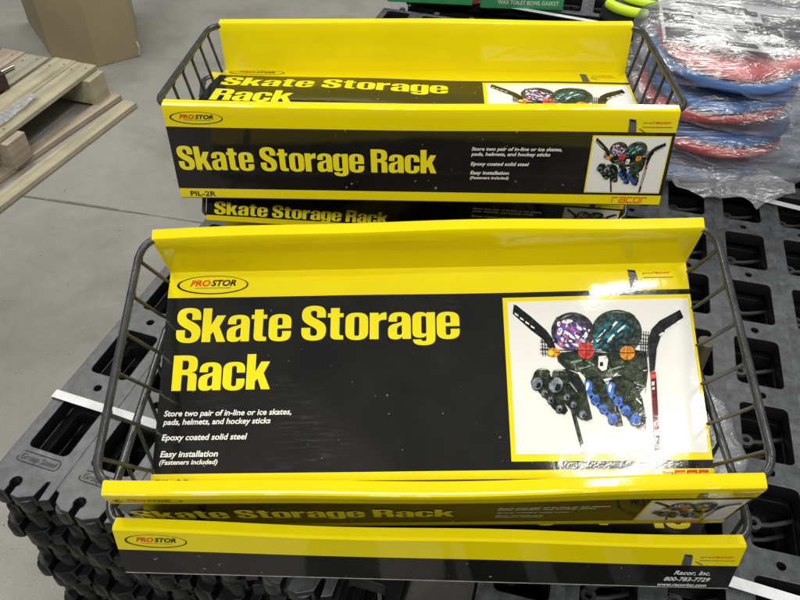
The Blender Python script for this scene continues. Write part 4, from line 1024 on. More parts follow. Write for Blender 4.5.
def plank_mesh(hw, hl, px, py, rows, front, far, gap, clips, top=True, lug=True):
    """one slat of a pallet: a row of big rounded holes, small round holes between them, clip loops at the front end"""
    mg = (px - hw) / 2
    x0, x1 = -mg + gap / 2, hw + mg - gap / 2
    if clips:
        # the front edge carries hooked clips with keyhole slots
        f0 = front
        outer = [(x1, far), (x0, far), (x0, f0 + 0.016), (x0 + 0.006, f0 + 0.014), (x0 + 0.010, f0 + 0.002), (x0 + 0.020, f0 - 0.004)]
        kx, ky, kr = x0 + 0.036, f0 + 0.010, 0.0085
        outer += [(kx - 0.006, f0 - 0.004)]
        outer += [(kx + kr * math.cos(a), ky + kr * math.sin(a)) for a in [math.radians(q) for q in range(230, -51, -35)]]
        outer += [(kx + 0.006, f0 - 0.006), (kx + 0.016, f0 - 0.007), (x1 - 0.020, f0 + 0.001), (x1 - 0.017, f0 + 0.022),
                  (x1 - 0.011, f0 + 0.024), (x1 - 0.009, f0 - 0.002), (x1, f0 + 0.002)]
    else:
        outer = [(x1, far), (x0, far), (x0, front), (x1, front)]
    loops = [outer]
    for r in rows:
        a, b_ = -r * py - hl, -r * py
        loops.append(rrect(0, a, hw, b_, 0.0085))
        loops.append(circ(hw * 0.5, -r * py + (py - hl) / 2, 0.0062))
    m = MB()
    v, f = curve_fill(loops, TH / 2 - 0.0012, 0.0012)
    m.add([(p[0], p[1], p[2] - TH / 2) for p in v], f)
    # deeper skirts inside each hole and a lug ring on an arm below deck level
    for r in rows:
        b_ = -r * py
        if not lug:
            continue
        z = -0.034
        cx, cy = hw * 0.27, b_ - hl * 0.42
        ring_o, ring_i = circ(cx, cy, 0.0092, 16), circ(cx, cy, 0.0042, 16)
        v, f = curve_fill([ring_o, ring_i], 0.003)
        m.add([(p[0], p[1], p[2] + z) for p in v], f, 1)
        m.tube([(cx + 0.008, cy, z), (hw * 0.62, cy + 0.004, z - 0.001), (hw + 0.004, cy + hl * 0.2, z - 0.004)], 0.0030, n=6, mi=1)
    if clips:
        # rounded hook lobes under the front edge
        for k, rr, oy in ((x0 + 0.018, 0.0125, -0.001), (x0 + 0.054, 0.0125, -0.003), (x1 - 0.026, 0.009, 0.004)):
            pr = [(0.55, -0.0335), (0.85, -0.0325), (1.0, -0.029), (1.0, -0.012), (0.9, -0.008), (0.5, -0.007)]
            vs, fs = [], []
            for (q, z) in pr:
                for a in range(16):
                    t = 2 * PI * a / 16
                    vs.append((k + rr * q * math.cos(t), front + 0.004 + oy + rr * 0.85 * q * math.sin(t), z))
            for a in range(len(pr) - 1):
                for c in range(16):
                    d = (c + 1) % 16
                    fs.append((a * 16 + c, a * 16 + d, (a + 1) * 16 + d, (a + 1) * 16 + c))
            fs.append(tuple(range(16))[::-1])
            m.add(vs, fs)
        m.box((hw * 0.5, front + 0.010, -0.030), (hw * 0.55, 0.018, 0.010))
    me = m.mesh('deck_plank', 35)
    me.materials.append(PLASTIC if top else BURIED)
    me.materials.append(LUG)
    return me


ORD = ['topmost', 'second', 'third', 'fourth', 'fifth', 'sixth', 'seventh', 'eighth', 'ninth', 'tenth', 'eleventh', 'twelfth',
       'thirteenth', 'fourteenth', 'fifteenth', 'sixteenth', 'seventeenth', 'eighteenth']


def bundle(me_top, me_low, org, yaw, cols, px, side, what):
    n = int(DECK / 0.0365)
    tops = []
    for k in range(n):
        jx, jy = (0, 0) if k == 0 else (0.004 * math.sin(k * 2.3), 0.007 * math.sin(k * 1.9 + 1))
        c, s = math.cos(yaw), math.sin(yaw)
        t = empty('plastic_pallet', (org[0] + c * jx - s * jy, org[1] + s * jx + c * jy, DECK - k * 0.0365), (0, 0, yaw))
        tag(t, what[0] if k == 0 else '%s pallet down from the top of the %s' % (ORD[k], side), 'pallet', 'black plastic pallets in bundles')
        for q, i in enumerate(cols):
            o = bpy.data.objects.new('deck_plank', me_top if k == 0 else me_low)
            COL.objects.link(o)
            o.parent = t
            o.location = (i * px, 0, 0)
            if k == 0:
                tops.append(o)
    return tops


SD = 0.782 / 0.70
LO = (-0.3906 * SD, 0.5569 * SD)
LYAW, LHW, LHL, LPX, LPY = -0.3190, 0.0526 * SD, 0.0762 * SD, 0.080 * SD, 0.1149 * SD
RO = (0.509 * SD, 0.9837 * SD)
RYAW, RHW, RHL, RPX, RPY = -0.2477, 0.0556 * SD, 0.0811 * SD, 0.0816 * SD, 0.1103 * SD
LFRONT, LFAR = -0.142, 10 * LPY + 0.010
la = (LHW, LHL, LPX, LPY, range(0, -11, -1), LFRONT, LFAR, 0.0016, True)
RFRONT, RFAR = -7 * RPY - RHL - 0.02, 5 * RPY + 0.022
ra = (RHW, RHL, RPX, RPY, range(-5, 8), RFRONT, RFAR, 0.0006, False)
FA = 6 * RPY + (RPY - RHL) / 2
fa = (RHW, RHL, RPX, RPY, range(-13, -6), FA, 13 * RPY + 0.02, 0.0006, False)
ltops = bundle(plank_mesh(*la, lug=False), plank_mesh(*la, top=False, lug=False), LO, LYAW, range(0, 5), LPX, 'left bundle with clips at its front edge',
               ['dusty black plastic pallet on top of the left bundle under the near packages'])
bundle(plank_mesh(*ra), plank_mesh(*ra, top=False), RO, RYAW, range(-3, 9), RPX, 'right bundle under the bagged discs',
       ['black plastic pallet of square holes on top of the right bundle, under the bagged discs'])
FO = (RO[0] - 0.085 * math.sin(-RYAW), RO[1] - 0.085 * math.cos(RYAW))
bundle(plank_mesh(*fa), plank_mesh(*fa, top=False), FO, RYAW, range(-8, 7), RPX, 'far bundle carrying the green boxes',
       ['black plastic pallet on top of the far bundle, under the green boxes'])

# a short added slat keeps the gap between the two near bundles dark
gx = empty('gap_filler_slat', (0.012, 0.62, DECK - 0.012), (0, 0, -0.283))
tag(gx, 'short black plastic slat added to darken the gap between left and right bundles', 'slat')
o = bpy.data.objects.new('deck_plank', plank_mesh(0.050, RHL, 0.078, RPY, range(0, 3), -0.40, 0.03, 0.001, False, False, False))
COL.objects.link(o)
o.parent = gx
for k in range(3):
    bk = MB()
    bk.box((0.025, -0.36 + 0.18 * k, -0.035), (0.05, 0.03, 0.022))
    bk.build('foot_block', BURIED, gx)

# moulded lettering in a rounded frame at the front of two slats
for o in ltops[:2]:
    v, f = text_fill('Group Stand', 0.012, 0.15)
    xs = [p[0] for p in v]
    sx = 0.050 / (max(xs) - min(xs))
    m = MB()
    m.add([((p[0] - min(xs)) * sx + 0.004, p[1] * 0.0118 - 0.1025, 0.0006) for p in v], f)
    fr = smooth_path([(0.0, -0.106, 0.0003), (0.058, -0.106, 0.0003), (0.058, -0.0915, 0.0003), (0.0, -0.0915, 0.0003)], 0.006, 5, True)
    m.tube(fr[:20], 0.0006, n=5)
    e_ = m.build('moulded_lettering', mat('moulded_lettering', (0.035, 0.034, 0.034), 0.5), o)


def strap(name, org, yaw, p0, p1, w, label, droops):
    """a flat strap pulled over a bundle and down its sides"""
    c, s = math.cos(yaw), math.sin(yaw)
    def loc(u, v, z):
        return Vector((org[0] + c * u - s * v, org[1] + s * u + c * v, z))
    pts = []
    if droops[0]:
        pts += [(p0[0] - 0.002, p0[1], DECK - k * 0.06) for k in range(9, 0, -1)] + [(p0[0] - 0.001, p0[1], DECK - 0.002)]
    n = 40
    for k in range(n + 1):
        t = k / n
        pts.append((p0[0] + (p1[0] - p0[0]) * t, p0[1] + (p1[1] - p0[1]) * t, DECK + 0.003 + 0.0015 * (1 - math.cos(2 * PI * t))))
    if droops[1]:
        pts += [(p1[0] + 0.002, p1[1], DECK - k * 0.06) for k in range(0, 10)]
    vs, fs = [], []
    th = 0.0008
    for k, (u, v, z) in enumerate(pts):
        a, b_ = pts[max(0, k - 1)], pts[min(len(pts) - 1, k + 1)]
        d = Vector((b_[0] - a[0], 0, b_[2] - a[2])).normalized()
        nn = Vector((-d.z, 0, d.x))
        for dv, h in ((-w / 2, 0), (w / 2, 0), (w / 2, th), (-w / 2, th)):
            vs.append(loc(u + nn.x * h, v + dv, z + nn.z * h))
        if k:
            o = 4 * (k - 1)
            for q in range(4):
                l = (q + 1) % 4
                fs.append((o + q, o + l, o + 4 + l, o + 4 + q))
    fs += [(3, 2, 1, 0), tuple(4 * (len(pts) - 1) + q for q in range(4))]
    m = MB()
    m.add(vs, fs)
    return tag(m.build(name, STRAP, None, 30), label, 'strap', 'straps round the pallet bundles')


strap('strapping_band', LO, LYAW, (-0.017, -0.006), (5 * LPX - 0.012, -0.014), 0.0125,
      'white strapping band across the left bundle beside the near basket', (True, True))
strap('strapping_band', RO, RYAW, (-3 * RPX - 0.016, 0.043), (9 * RPX - 0.012, -0.170), 0.0125,
      'white strapping band running out from under the clear bags on the right', (True, True))
strap('strapping_band', RO, RYAW, (-3 * RPX - 0.016, -0.735), (9 * RPX - 0.012, -0.83), 0.0135,
      'white strapping band at the lower right corner, below the lowest yellow lip', (True, True))
strap('strapping_band', FO, RYAW, (-8 * RPX - 0.016, 0.790), (7 * RPX - 0.012, 0.560), 0.0135,
      'pale strapping band at the far end, behind the upright yellow flap', (True, True))
# ------------------------------------------------------------------ packaged racks: wire basket in a printed card sleeve
W = 0.600
SF, YT, HF = -0.0216, 0.0026, 0.1196
D, HB, YB, LIP = 0.2661, 0.0670, 0.2775, 0.0150
YBB = D + 0.0255
FL = math.hypot(YT - SF, HF)
FN = Vector((0, -HF, YT - SF)).normalized()


HUMP = 0.0        # how far the floor card is pushed up from beneath
HY = np.array([0.0, 0.05, 0.125, 0.18, 0.234, 0.2661])
HZ_ = np.array([0.0, 0.027, 0.036, 0.024, 0.008, 0.0])


def warp(p):
    x, y, z = p
    q = x / (W / 2)
    fy = min(1, max(0, y / 0.03)) * min(1, max(0, (D - y) / 0.03))
    wall_f = 1.0 if y < 0.025 else 0.0
    dz = fy * (0.0011 * math.sin(10 * x + 15 * y + 0.6) + 0.0007 * math.sin(24 * x - 17 * y + 1.0)) if z < 0.012 and 0 < y < D else 0
    if HUMP and z < 0.0005 and z > -0.0005 and 0 < y < D:
        dz += HUMP * float(np.interp(y, HY, HZ_)) * (0.80 - 0.35 * q) / 0.9
    dy = 0
    if y < 0.025 and z > 0:
        k = (z / HF) ** 2
        dy = -(0.0045 * (1 - q * q) + 0.0011 * math.sin(19 * x + 1.0)) * k
        dz += 0.0010 * math.sin(13 * x + 0.5) * k
    if y > D - 0.001 and z > 0:
        k = (z / HB) ** 2
        dy = (0.0030 * (1 - q * q) + 0.0009 * math.sin(21 * x)) * k
        dz += 0.0008 * math.sin(15 * x + 2) * k
    return (x, y + dy, z + dz)


def on_floor(x, t, h):
    p = warp((x, t, 0))
    return (p[0], p[1], p[2] + h)


def on_front(x, t, h):
    k = t / FL
    p = warp((x, SF + (YT - SF) * k, HF * k))
    return (p[0], p[1] + FN.y * h, p[2] + FN.z * h)


def on_back(x, t, h):
    k = t / HB
    p = warp((-x, YBB + (YB + LIP - YBB) * k, max(t, 1e-4)))
    return (p[0], p[1] + h, p[2])


def sleeve_mesh():
    prof = []          # (y, z, zone)
    def seg(a, b, n, zone, skip=True):
        for k in range(0 if not skip else 1, n + 1):
            t = k / n
            prof.append((a[0] + (b[0] - a[0]) * t, a[1] + (b[1] - a[1]) * t, zone))
    fp = lambda s: (SF + (YT - SF) * s / FL, HF * s / FL)
    bp = lambda s: (YBB + (YB + LIP - YBB) * s / HB, s)
    prof.append((*fp(0), 'FY'))
    seg(fp(0), fp(0.0125), 1, 'FY')
    seg(fp(0.0125), fp(0.097), 8, 'FB')
    seg(fp(0.097), fp(FL - 0.002), 3, 'FY')
    seg(prof[-1][:2], (YT + 0.0012, HF + 0.0012), 1, 'FY')
    seg(prof[-1][:2], (YT + 0.003, HF + 0.0018), 1, 'FY')
    seg(prof[-1][:2], (YT + LIP - 0.002, HF + 0.0016), 3, 'FY')
    seg(prof[-1][:2], (YT + LIP, HF - 0.001), 1, 'FY')
    seg(prof[-1][:2], (0.0005, 0.0), 6, 'FI')
    seg((0.0005, 0), (0.0335, 0), 2, 'PY')
    seg((0.0335, 0), (0.2338, 0), 22, 'PB')
    seg((0.2338, 0), (D, 0), 3, 'PY')
    seg((D, 0), (YB, HB - 0.001), 5, 'BI')
    seg(prof[-1][:2], (YB + 0.002, HB + 0.0016), 1, 'BI')
    seg(prof[-1][:2], (YB + LIP - 0.002, HB + 0.0018), 3, 'BI')
    seg(prof[-1][:2], bp(HB - 0.001), 1, 'BI')
    seg(bp(HB - 0.001), bp(0.037), 3, 'OY')
    seg(bp(0.037), bp(0.0009), 4, 'OB')
    seg(bp(0.0009), bp(0.0), 1, 'OE')
    seg(bp(0), (YBB - 0.001, -0.002), 1, 'U')
    seg(prof[-1][:2], (SF + 0.001, -0.002), 8, 'U')
    seg(prof[-1][:2], fp(0), 1, 'U')
    prof.pop()
    n = len(prof)
    NX = 44
    vs, fs, mi = [], [], []
    for i in range(NX + 1):
        x = -W / 2 + W * i / NX
        ex = 0
        for (y, z, zone) in prof:
            vs.append(warp((x, y, z)))
    CM = {'FY': 0, 'FB': 1, 'FI': 0, 'PY': 0, 'PB': 1, 'BI': 0, 'OY': 0, 'OB': 1, 'OE': 3, 'U': 2}
    for i in range(NX):
        for k in range(n):
            l = (k + 1) % n
            zone = prof[l][2] if l else 'U'
            a, b = i * n, (i + 1) * n
            fs.append((a + k, a + l, b + l, b + k))
            c_ = CM[zone]
            # fold lines of the lips are rubbed pale here and there
            if zone in ('FY', 'BI') and abs(prof[k][1] - prof[l][1]) + abs(prof[k][0] - prof[l][0]) < 0.0026 and prof[l][1] > 0.06 \
                    and noise.noise(Vector((i * 0.9, k * 3.7, 1.3))) > 0.30:
                c_ = 4
            mi.append(c_)
    # ends: the hollow walls show a yellow folded end, the floor its raw edge
    iz = {}
    for k, (y, z, zone) in enumerate(prof):
        iz.setdefault(zone, []).append(k)
    kf = iz['PY'][0] - 1           # inner foot of the front wall
    kb = iz['BI'][0] - 1           # inner foot of the back wall
    ku = iz['U'][0]                # outer foot of the back wall (underside)
    for i, flip in ((0, False), (NX, True)):
        o = i * n
        F = [o + k for k in range(0, kf + 1)]
        Bk = [o + k for k in range(kb, ku)]
        Fl = [o + k for k in range(kf, kb + 1)] + [o + ku - 1] + [o + k for k in range(ku, n)] + [o]
        for poly, c in ((F, 0), (Bk, 0), (Fl, 3)):
            fs.append(tuple(poly if not flip else poly[::-1]))
            mi.append(c)
    me = bpy.data.meshes.new('card_sleeve')
    me.from_pydata(vs, [], fs)
    me.polygons.foreach_set('material_index', mi)
    me.polygons.foreach_set('use_smooth', [True] * len(fs))
    bm = bmesh.new()
    bm.from_mesh(me)
    bmesh.ops.recalc_face_normals(bm, faces=bm.faces)
    bm.to_mesh(me)
    bm.free()
    me.set_sharp_from_angle(angle=math.radians(28))
    for k in (YEL, BLK, BOARD, EDGE, WORN):
        me.materials.append(k)
    return me


class Print:
    """collects flat inked shapes on one face of the card and links them as one mesh"""

    def __init__(s, surf):
        s.surf = surf
        s.v, s.f, s.mi, s.mats, s.sm = [], [], [], [], []

    def _m(s, name):
        m = PRINTS[name]
        if m not in s.mats:
            s.mats.append(m)
        return s.mats.index(m)

    def shape(s, v2, faces, inkname, h, smooth=False):
        n = len(s.v)
        s.v += [s.surf(x, t, h) for x, t in v2]
        s.f += [tuple(i + n for i in f) for f in faces]
        s.mi += [s._m(inkname)] * len(faces)
        s.sm += [smooth] * len(faces)

    def poly(s, loops, inkname, h):
        v, f = curve_fill(loops)
        s.shape([(p[0], p[1]) for p in v], f, inkname, h)

    def rect(s, x0, t0, x1, t1, inkname, h, nx=10, ny=8):
        v = [(x0 + (x1 - x0) * i / nx, t0 + (t1 - t0) * j / ny) for j in range(ny + 1) for i in range(nx + 1)]
        f = [(j * (nx + 1) + i, j * (nx + 1) + i + 1, (j + 1) * (nx + 1) + i + 1, (j + 1) * (nx + 1) + i) for j in range(ny) for i in range(nx)]
        s.shape(v, f, inkname, h, True)

    def text(s, body, x0, x1, t, cap, inkname, h, bold=0.024, shear=0.20):
        v, f = text_fill(body, bold, shear)
        xs = [p[0] for p in v]
        k = (x1 - x0) / (max(xs) - min(xs))
        s.shape([((p[0] - min(xs)) * k + x0, t + p[1] * cap / 0.70) for p in v], f, inkname, h)

    def title(s, body, x0, x1, t, cap, h):
        lp, w = title_loops(body)
        k = (x1 - x0) / w
        s.poly([[(x0 + px * k, t + py * cap / 100) for px, py in l] for l in lp], 'title_yellow', h)

    def build(s, name, parent):
        me = bpy.data.meshes.new(name)
        me.from_pydata(s.v, [], s.f)
        me.polygons.foreach_set('material_index', s.mi)
        bm = bmesh.new()
        bm.from_mesh(me)
        bm.normal_update()
        # face the viewer: the same side as the card face carrying the print
        out = {on_floor: Vector((0, 0, 1)), on_front: FN, on_back: Vector((0, 1, 0))}[s.surf]
        bad = [f for f in bm.faces if f.normal.dot(out) < 0]
        bmesh.ops.reverse_faces(bm, faces=bad)
        bm.to_mesh(me)
        bm.free()
        me.polygons.foreach_set('use_smooth', s.sm)
        o = link(name, me, parent)
        for m in s.mats:
            me.materials.append(m)
        return o


def ellipse(cx, cy, rx, ry, n=48):
    return [(cx + rx * math.cos(2 * PI * k / n), cy + ry * math.sin(2 * PI * k / n)) for k in range(n)]


def p_logo(surf, parent, x0, x1, t0, t1):
    p = Print(surf)
    cx, cy, rx, ry = (x0 + x1) / 2, (t0 + t1) / 2, (x1 - x0) / 2, (t1 - t0) / 2
    p.poly([ellipse(cx, cy, rx, ry), ellipse(cx + rx * 0.012, cy + ry * 0.03, rx * 0.945, ry * 0.915)], 'ink', 0.0005)
    w = x1 - x0
    m = x0 + w * 0.475
    p.text('PRO', x0 + w * 0.185, m - w * 0.008, cy - ry * 0.10, ry * 0.62, 'logo_red', 0.0006, 0.032, 0.28)
    p.text('STOR', m + w * 0.004, x0 + w * 0.825, cy - ry * 0.10, ry * 0.62, 'ink', 0.0006, 0.032, 0.28)
    p.rect(x0 + w * 0.26, cy - ry * 0.36, x0 + w * 0.76, cy - ry * 0.31, 'stick', 0.0006, 4, 1)
    return p.build('printed_logo', parent)


def p_emblem(surf, parent, x, t_top, t_bot, sc=1.0):
    p = Print(surf)
    w = 0.0105 * sc
    p.poly([[(x, t_top), (x + w * 0.75, t_top - 0.001), (x + w * 0.8 + 0.0012, t_top - 0.005), (x + w + 0.001, t_bot), (x + 0.001, t_bot)]], 'flap_grey', 0.0006)
    p.poly([[(x - 0.0004, t_top), (x + w * 0.8, t_top - 0.0012), (x + w * 0.85, t_top - 0.0040), (x, t_top - 0.0022)]], 'ink', 0.0008)
    p.poly([[(x + w + 0.0035, t_top - 0.0125), (x + w + 0.0042, t_top - 0.0118), (x + w + 0.012, t_top - 0.0168), (x + w + 0.0112, t_top - 0.0178)]], 'stick', 0.0006)
    p.text('pro', x + 0.0165, x + 0.0265, t_top - 0.0055, 0.0022, 'ink', 0.0006, 0.0, 0.1)
    p.text('racor', x + 0.0272, x + 0.049, t_top - 0.0055, 0.0032, 'logo_red', 0.0006, 0.02, 0.2)
    p.rect(x + 0.0165, t_top - 0.0105, x + 0.0505, t_top - 0.0098, 'stick', 0.0006, 4, 1)
    return p.build('printed_emblem', parent)


def p_maker(surf, parent, x0, x1, t, hgt):
    p = Print(surf)
    n = 5
    st = 0.17
    gap = 0.16
    cw = (x1 - x0) / (n + gap * (n - 1))
    G = {'r': [(0, 0, st * .8, 1), (0, 1 - st, .92, 1)],
         'a': [(0, 1 - st, 1, 1), (1 - st * .8, 0, 1, 1 - st), (0, 0, 1 - st * .8, st), (0, st, st * .8, .58), (st * .8, .42, 1 - st * .8, .58)],
         'c': [(0, 0, st * .8, 1), (st * .8, 1 - st, 1, 1), (st * .8, 0, 1, st)],
         'o': [(0, 0, st * .8, 1), (1 - st * .8, 0, 1, 1), (st * .8, 1 - st, 1 - st * .8, 1), (st * .8, 0, 1 - st * .8, st)]}
    for i, ch in enumerate('racor'):
        ox = x0 + i * cw * (1 + gap)
        for a, b, c, d in G[ch]:
            p.rect(ox + a * cw, t + b * hgt, ox + c * cw, t + d * hgt, 'logo_red', 0.0006, 1, 1)
    return p.build('printed_maker_name', parent)


def p_photo(surf, parent, x0, t0, x1, t1, fr):
    p = Print(surf)
    p.rect(x0 - fr[0], t0 - fr[1], x1 + fr[2], t1 + fr[3], 'yellow', 0.0004, 12, 10)
    p.rect(x0, t0, x1, t1, 'paper', 0.0008, 12, 10)
    for name, lv, pts in ART:
        p.poly([[(x0 + u * (x1 - x0), t1 - v * (t1 - t0)) for u, v in pts]], name, 0.0011 + 0.00016 * lv)
    return p.build('printed_photo', parent)


LINES = ['Store two pair of in-line or ice skates,', 'pads, helmets, and hockey sticks', 'Epoxy coated solid steel', 'Easy installation', '(Fasteners included)']


def p_text(surf, parent, x0, widths, ts, caps):
    p = Print(surf)
    for s, w, t, c in zip(LINES, widths, ts, caps):
        p.text(s, x0, x0 + w, t, c, 'text_white', 0.0005)
    return p.build('printed_text', parent)


def basket_parts(root):
    hw = W / 2 + 0.0125
    yf, yb = YT + LIP / 2, YB + LIP / 2
    zf, zb = HF - 0.0050, HB - 0.0045
    loop = smooth_path([(-hw, yf, zf), (hw, yf, zf), (hw, yb, zb), (-hw, yb, zb)], 0.032, 7, True)
    m = MB()
    m.tube(loop, 0.0042, True, 12)
    def zr0(y):
        return zf + (zb - zf) * (y - yf) / (yb - yf)
    for k in range(6):
        for s_ in (-1, 1):
            y = 0.038 + k * 0.0435
            m.tube([(s_ * hw, y - 0.0034, zr0(y - 0.0034) - 0.0012), (s_ * hw, y, zr0(y) - 0.0012), (s_ * hw, y + 0.0034, zr0(y + 0.0034) - 0.0012)],
                   lambda t: 0.0046 + 0.0006 * math.sin(PI * t), n=8)
    rim = m.build('wire_basket', WIRE, root, 60)
    def zr(y):
        return zf + (zb - zf) * (y - yf) / (yb - yf)
    hb = W / 2 + 0.0015
    for k in range(6):
        y = 0.038 + k * 0.0435
        z = zr(y)
        ps = smooth_path([(-hw, y, z), (-hb, y - 0.001, -0.0055), (hb, y - 0.001, -0.0055), (hw, y, z)], 0.012, 5)
        m = MB()
        m.tube(ps, 0.0021, False, 8)
        m.build('cross_wire', WIRE, rim, 60)
    ps = smooth_path([(-hw + 0.0094, yf + 0.0094, zf - 0.001), (-hb - 0.002, SF + 0.012, -0.0048), (hb + 0.002, SF + 0.012, -0.0048), (hw - 0.0094, yf + 0.0094, zf - 0.001)], 0.012, 5)
    m = MB()
    m.tube(ps, 0.0026, False, 8)
    m.build('cross_wire', WIRE, rim, 60)
    # two long wires tie the cross wires together
    for s in (-1, 1):
        m = MB()
        m.tube([(s * (hb - 0.02), 0.01, -0.0095), (s * (hb - 0.02), D - 0.01, -0.0095)], 0.0024, False, 8)
        m.build('runner_wire', WIRE, rim, 60)


def make_package(narrow_title=False):
    root = empty('packaged_storage_rack', (0, 0, 0))
    sl = link('card_sleeve', sleeve_mesh(), root)
    # floor panel
    p_logo(on_floor, sl, -0.2905, -0.2065, 0.2377, 0.2608)
    t = Print(on_floor)
    t.title('Skate Storage', -0.2865, 0.0375, 0.1803, 0.0402, 0.0005)
    t.title('Rack', -0.2866, -0.1757, 0.1246, 0.0405, 0.0005)
    t.build('printed_title', sl)
    p_text(on_floor, sl, -0.2925, (0.1425, 0.120, 0.095, 0.064, 0.064), (0.0962, 0.0868, 0.0698, 0.0517, 0.0436), (0.0062, 0.0062, 0.0064, 0.0064, 0.0050))
    p_photo(on_floor, sl, 0.0927, 0.0500, 0.2965, 0.2225, (0.0050, 0.0075, 0.0034, 0.0050))
    p_emblem(on_floor, sl, 0.2325, 0.2585, 0.2345)
    p_maker(on_floor, sl, 0.2335, 0.2945, 0.0165, 0.0155)
    c = Print(on_floor)
    c.text('PIL-2R', -0.2945, -0.2560, 0.0190, 0.0085, 'ink', 0.0005, 0.012, 0)
    c.build('printed_code', sl)
    # front face
    p_logo(on_front, sl, -0.2930, -0.2290, 0.1010, 0.1172)
    t = Print(on_front)
    if narrow_title:
        t.title('Skate Storage Rack', -0.2900, -0.0560, 0.0165, 0.0300, 0.0005)
    else:
        t.title('Skate Storage Rack', -0.2935, 0.0235, 0.0395, 0.0320, 0.0005)
    t.build('printed_title', sl)
    p_text(on_front, sl, 0.0650, (0.107, 0.094, 0.070, 0.047, 0.047), (0.0715, 0.0645, 0.0512, 0.0390, 0.0325), (0.0045, 0.0045, 0.0046, 0.0046, 0.0036))
    p_photo(on_front, sl, 0.2070, 0.0170, 0.2950, 0.0912, (0.0016, 0.0012, 0.0016, 0.0014))
    p_emblem(on_front, sl, 0.2440, 0.1140, 0.0975, 0.9)
    p_maker(on_front, sl, 0.2410, 0.2840, 0.0022, 0.0082)
    c = Print(on_front)
    if not narrow_title:
        c.text('PIL-2R', -0.2870, -0.2545, 0.0022, 0.0068, 'ink', 0.0005, 0.02, 0)
        c.build('printed_code', sl)
    # outside of the back flap
    p_logo(on_back, sl, -0.2910, -0.2310, 0.0420, 0.0620)
    p_emblem(on_back, sl, 0.2440, 0.0560, 0.0375, 0.9)
    a = Print(on_back)
    a.text('Racor, Inc.', 0.2414, 0.2765, 0.0220, 0.0066, 'text_white', 0.0005, 0.02, 0.2)
    a.text('800-783-7729', 0.2336, 0.2785, 0.0115, 0.0062, 'text_white', 0.0005, 0.02, 0.2)
    a.text('www.racorinc.com', 0.2290, 0.2775, 0.0028, 0.0050, 'text_white', 0.0005, 0.02, 0.2)
    a.build('printed_address', sl)
    basket_parts(root)
    return root


def copy_tree(o, parent=None):
    c = o.copy()
    COL.objects.link(c)
    c.parent = parent
    for ch in list(o.children):
        copy_tree(ch, c)
    return c


PACK = make_package()
HUMP = 1.0
PACK_BOWED = make_package()
HUMP = 0.0
PACK_NARROW = make_package(True)
GRP = 'packaged storage racks in two stacks'
poses = [
    ((0.0329, 0.4174, -0.7033), (0.4747, -0.0409, -0.0055), 'package in the front stack tilted towards the viewer, its floor panel and photo fully visible'),
    ((0.0320, 0.6299, -0.7690), (0.1640, -0.0110, 3.1264), 'lowest package at the front, turned backwards, showing the maker address on its lip'),
    ((0.0210, 0.7851, -0.5646), (0.0984, -0.0208, -0.0432), 'uppermost package of the rear stack, its long printed front facing the viewer'),
    ((0.0300, 0.8540, -0.6730), (0.0500, 0.1950, 0.1650), 'shallow package squeezed askew beneath the uppermost one of the rear stack'),
    ((0.0350, 1.1900, -0.7720), (0.0000, 0.0000, 3.1416), 'package at the bottom of the rear stack, turned backwards on the pallets'),
]
for k, (lc, rt, lb) in enumerate(poses):
    o = {0: PACK, 2: PACK_BOWED, 3: PACK_NARROW}.get(k) or copy_tree(PACK)
    o.location = (lc[0], lc[1], lc[2] + CAMZ)
    o.rotation_euler = rt
    if k == 3:
        o.scale = (1, 1, 0.55)      # a shallower basket than the others
    tag(o, lb, 'packaged rack', GRP)
# ------------------------------------------------------------------ timber pallet and carton on the concrete
def wood_mat(name, base, ang):
    m, nt, b = new_mat(name)
    tc = nt.nodes.new('ShaderNodeTexCoord')
    mp = nt.nodes.new('ShaderNodeMapping')
    mp.inputs['Scale'].default_value = (46, 2.2, 46)
    nt.links.new(tc.outputs['Object'], mp.inputs['Vector'])
    n = nt.nodes.new('ShaderNodeTexNoise')
    n.inputs['Scale'].default_value = 1.0
    n.inputs['Detail'].default_value = 6
    nt.links.new(mp.outputs['Vector'], n.inputs['Vector'])
    r = ramp(nt, n.outputs['Fac'], [(0.25, [c * 0.66 for c in base]), (0.5, base), (0.75, [min(1, c * 1.22) for c in base])])
    n2 = noise_node(nt, 9, 4, 0.6)
    r2 = ramp(nt, n2.outputs['Fac'], [(0.3, (0.78, 0.78, 0.76)), (0.65, (1.05, 1.05, 1.05))])
    mx = nt.nodes.new('ShaderNodeMix')
    mx.data_type = 'RGBA'
    mx.blend_type = 'MULTIPLY'
    mx.inputs[0].default_value = 1
    nt.links.new(r.outputs['Color'], mx.inputs[6])
    nt.links.new(r2.outputs['Color'], mx.inputs[7])
    nt.links.new(mx.outputs[2], b.inputs['Base Color'])
    b.inputs['Roughness'].default_value = 0.75
    bp = nt.nodes.new('ShaderNodeBump')
    bp.inputs['Strength'].default_value = 0.35
    bp.inputs['Distance'].default_value = 0.002
    nt.links.new(n.outputs['Fac'], bp.inputs['Height'])
    nt.links.new(bp.outputs['Normal'], b.inputs['Normal'])
    return m


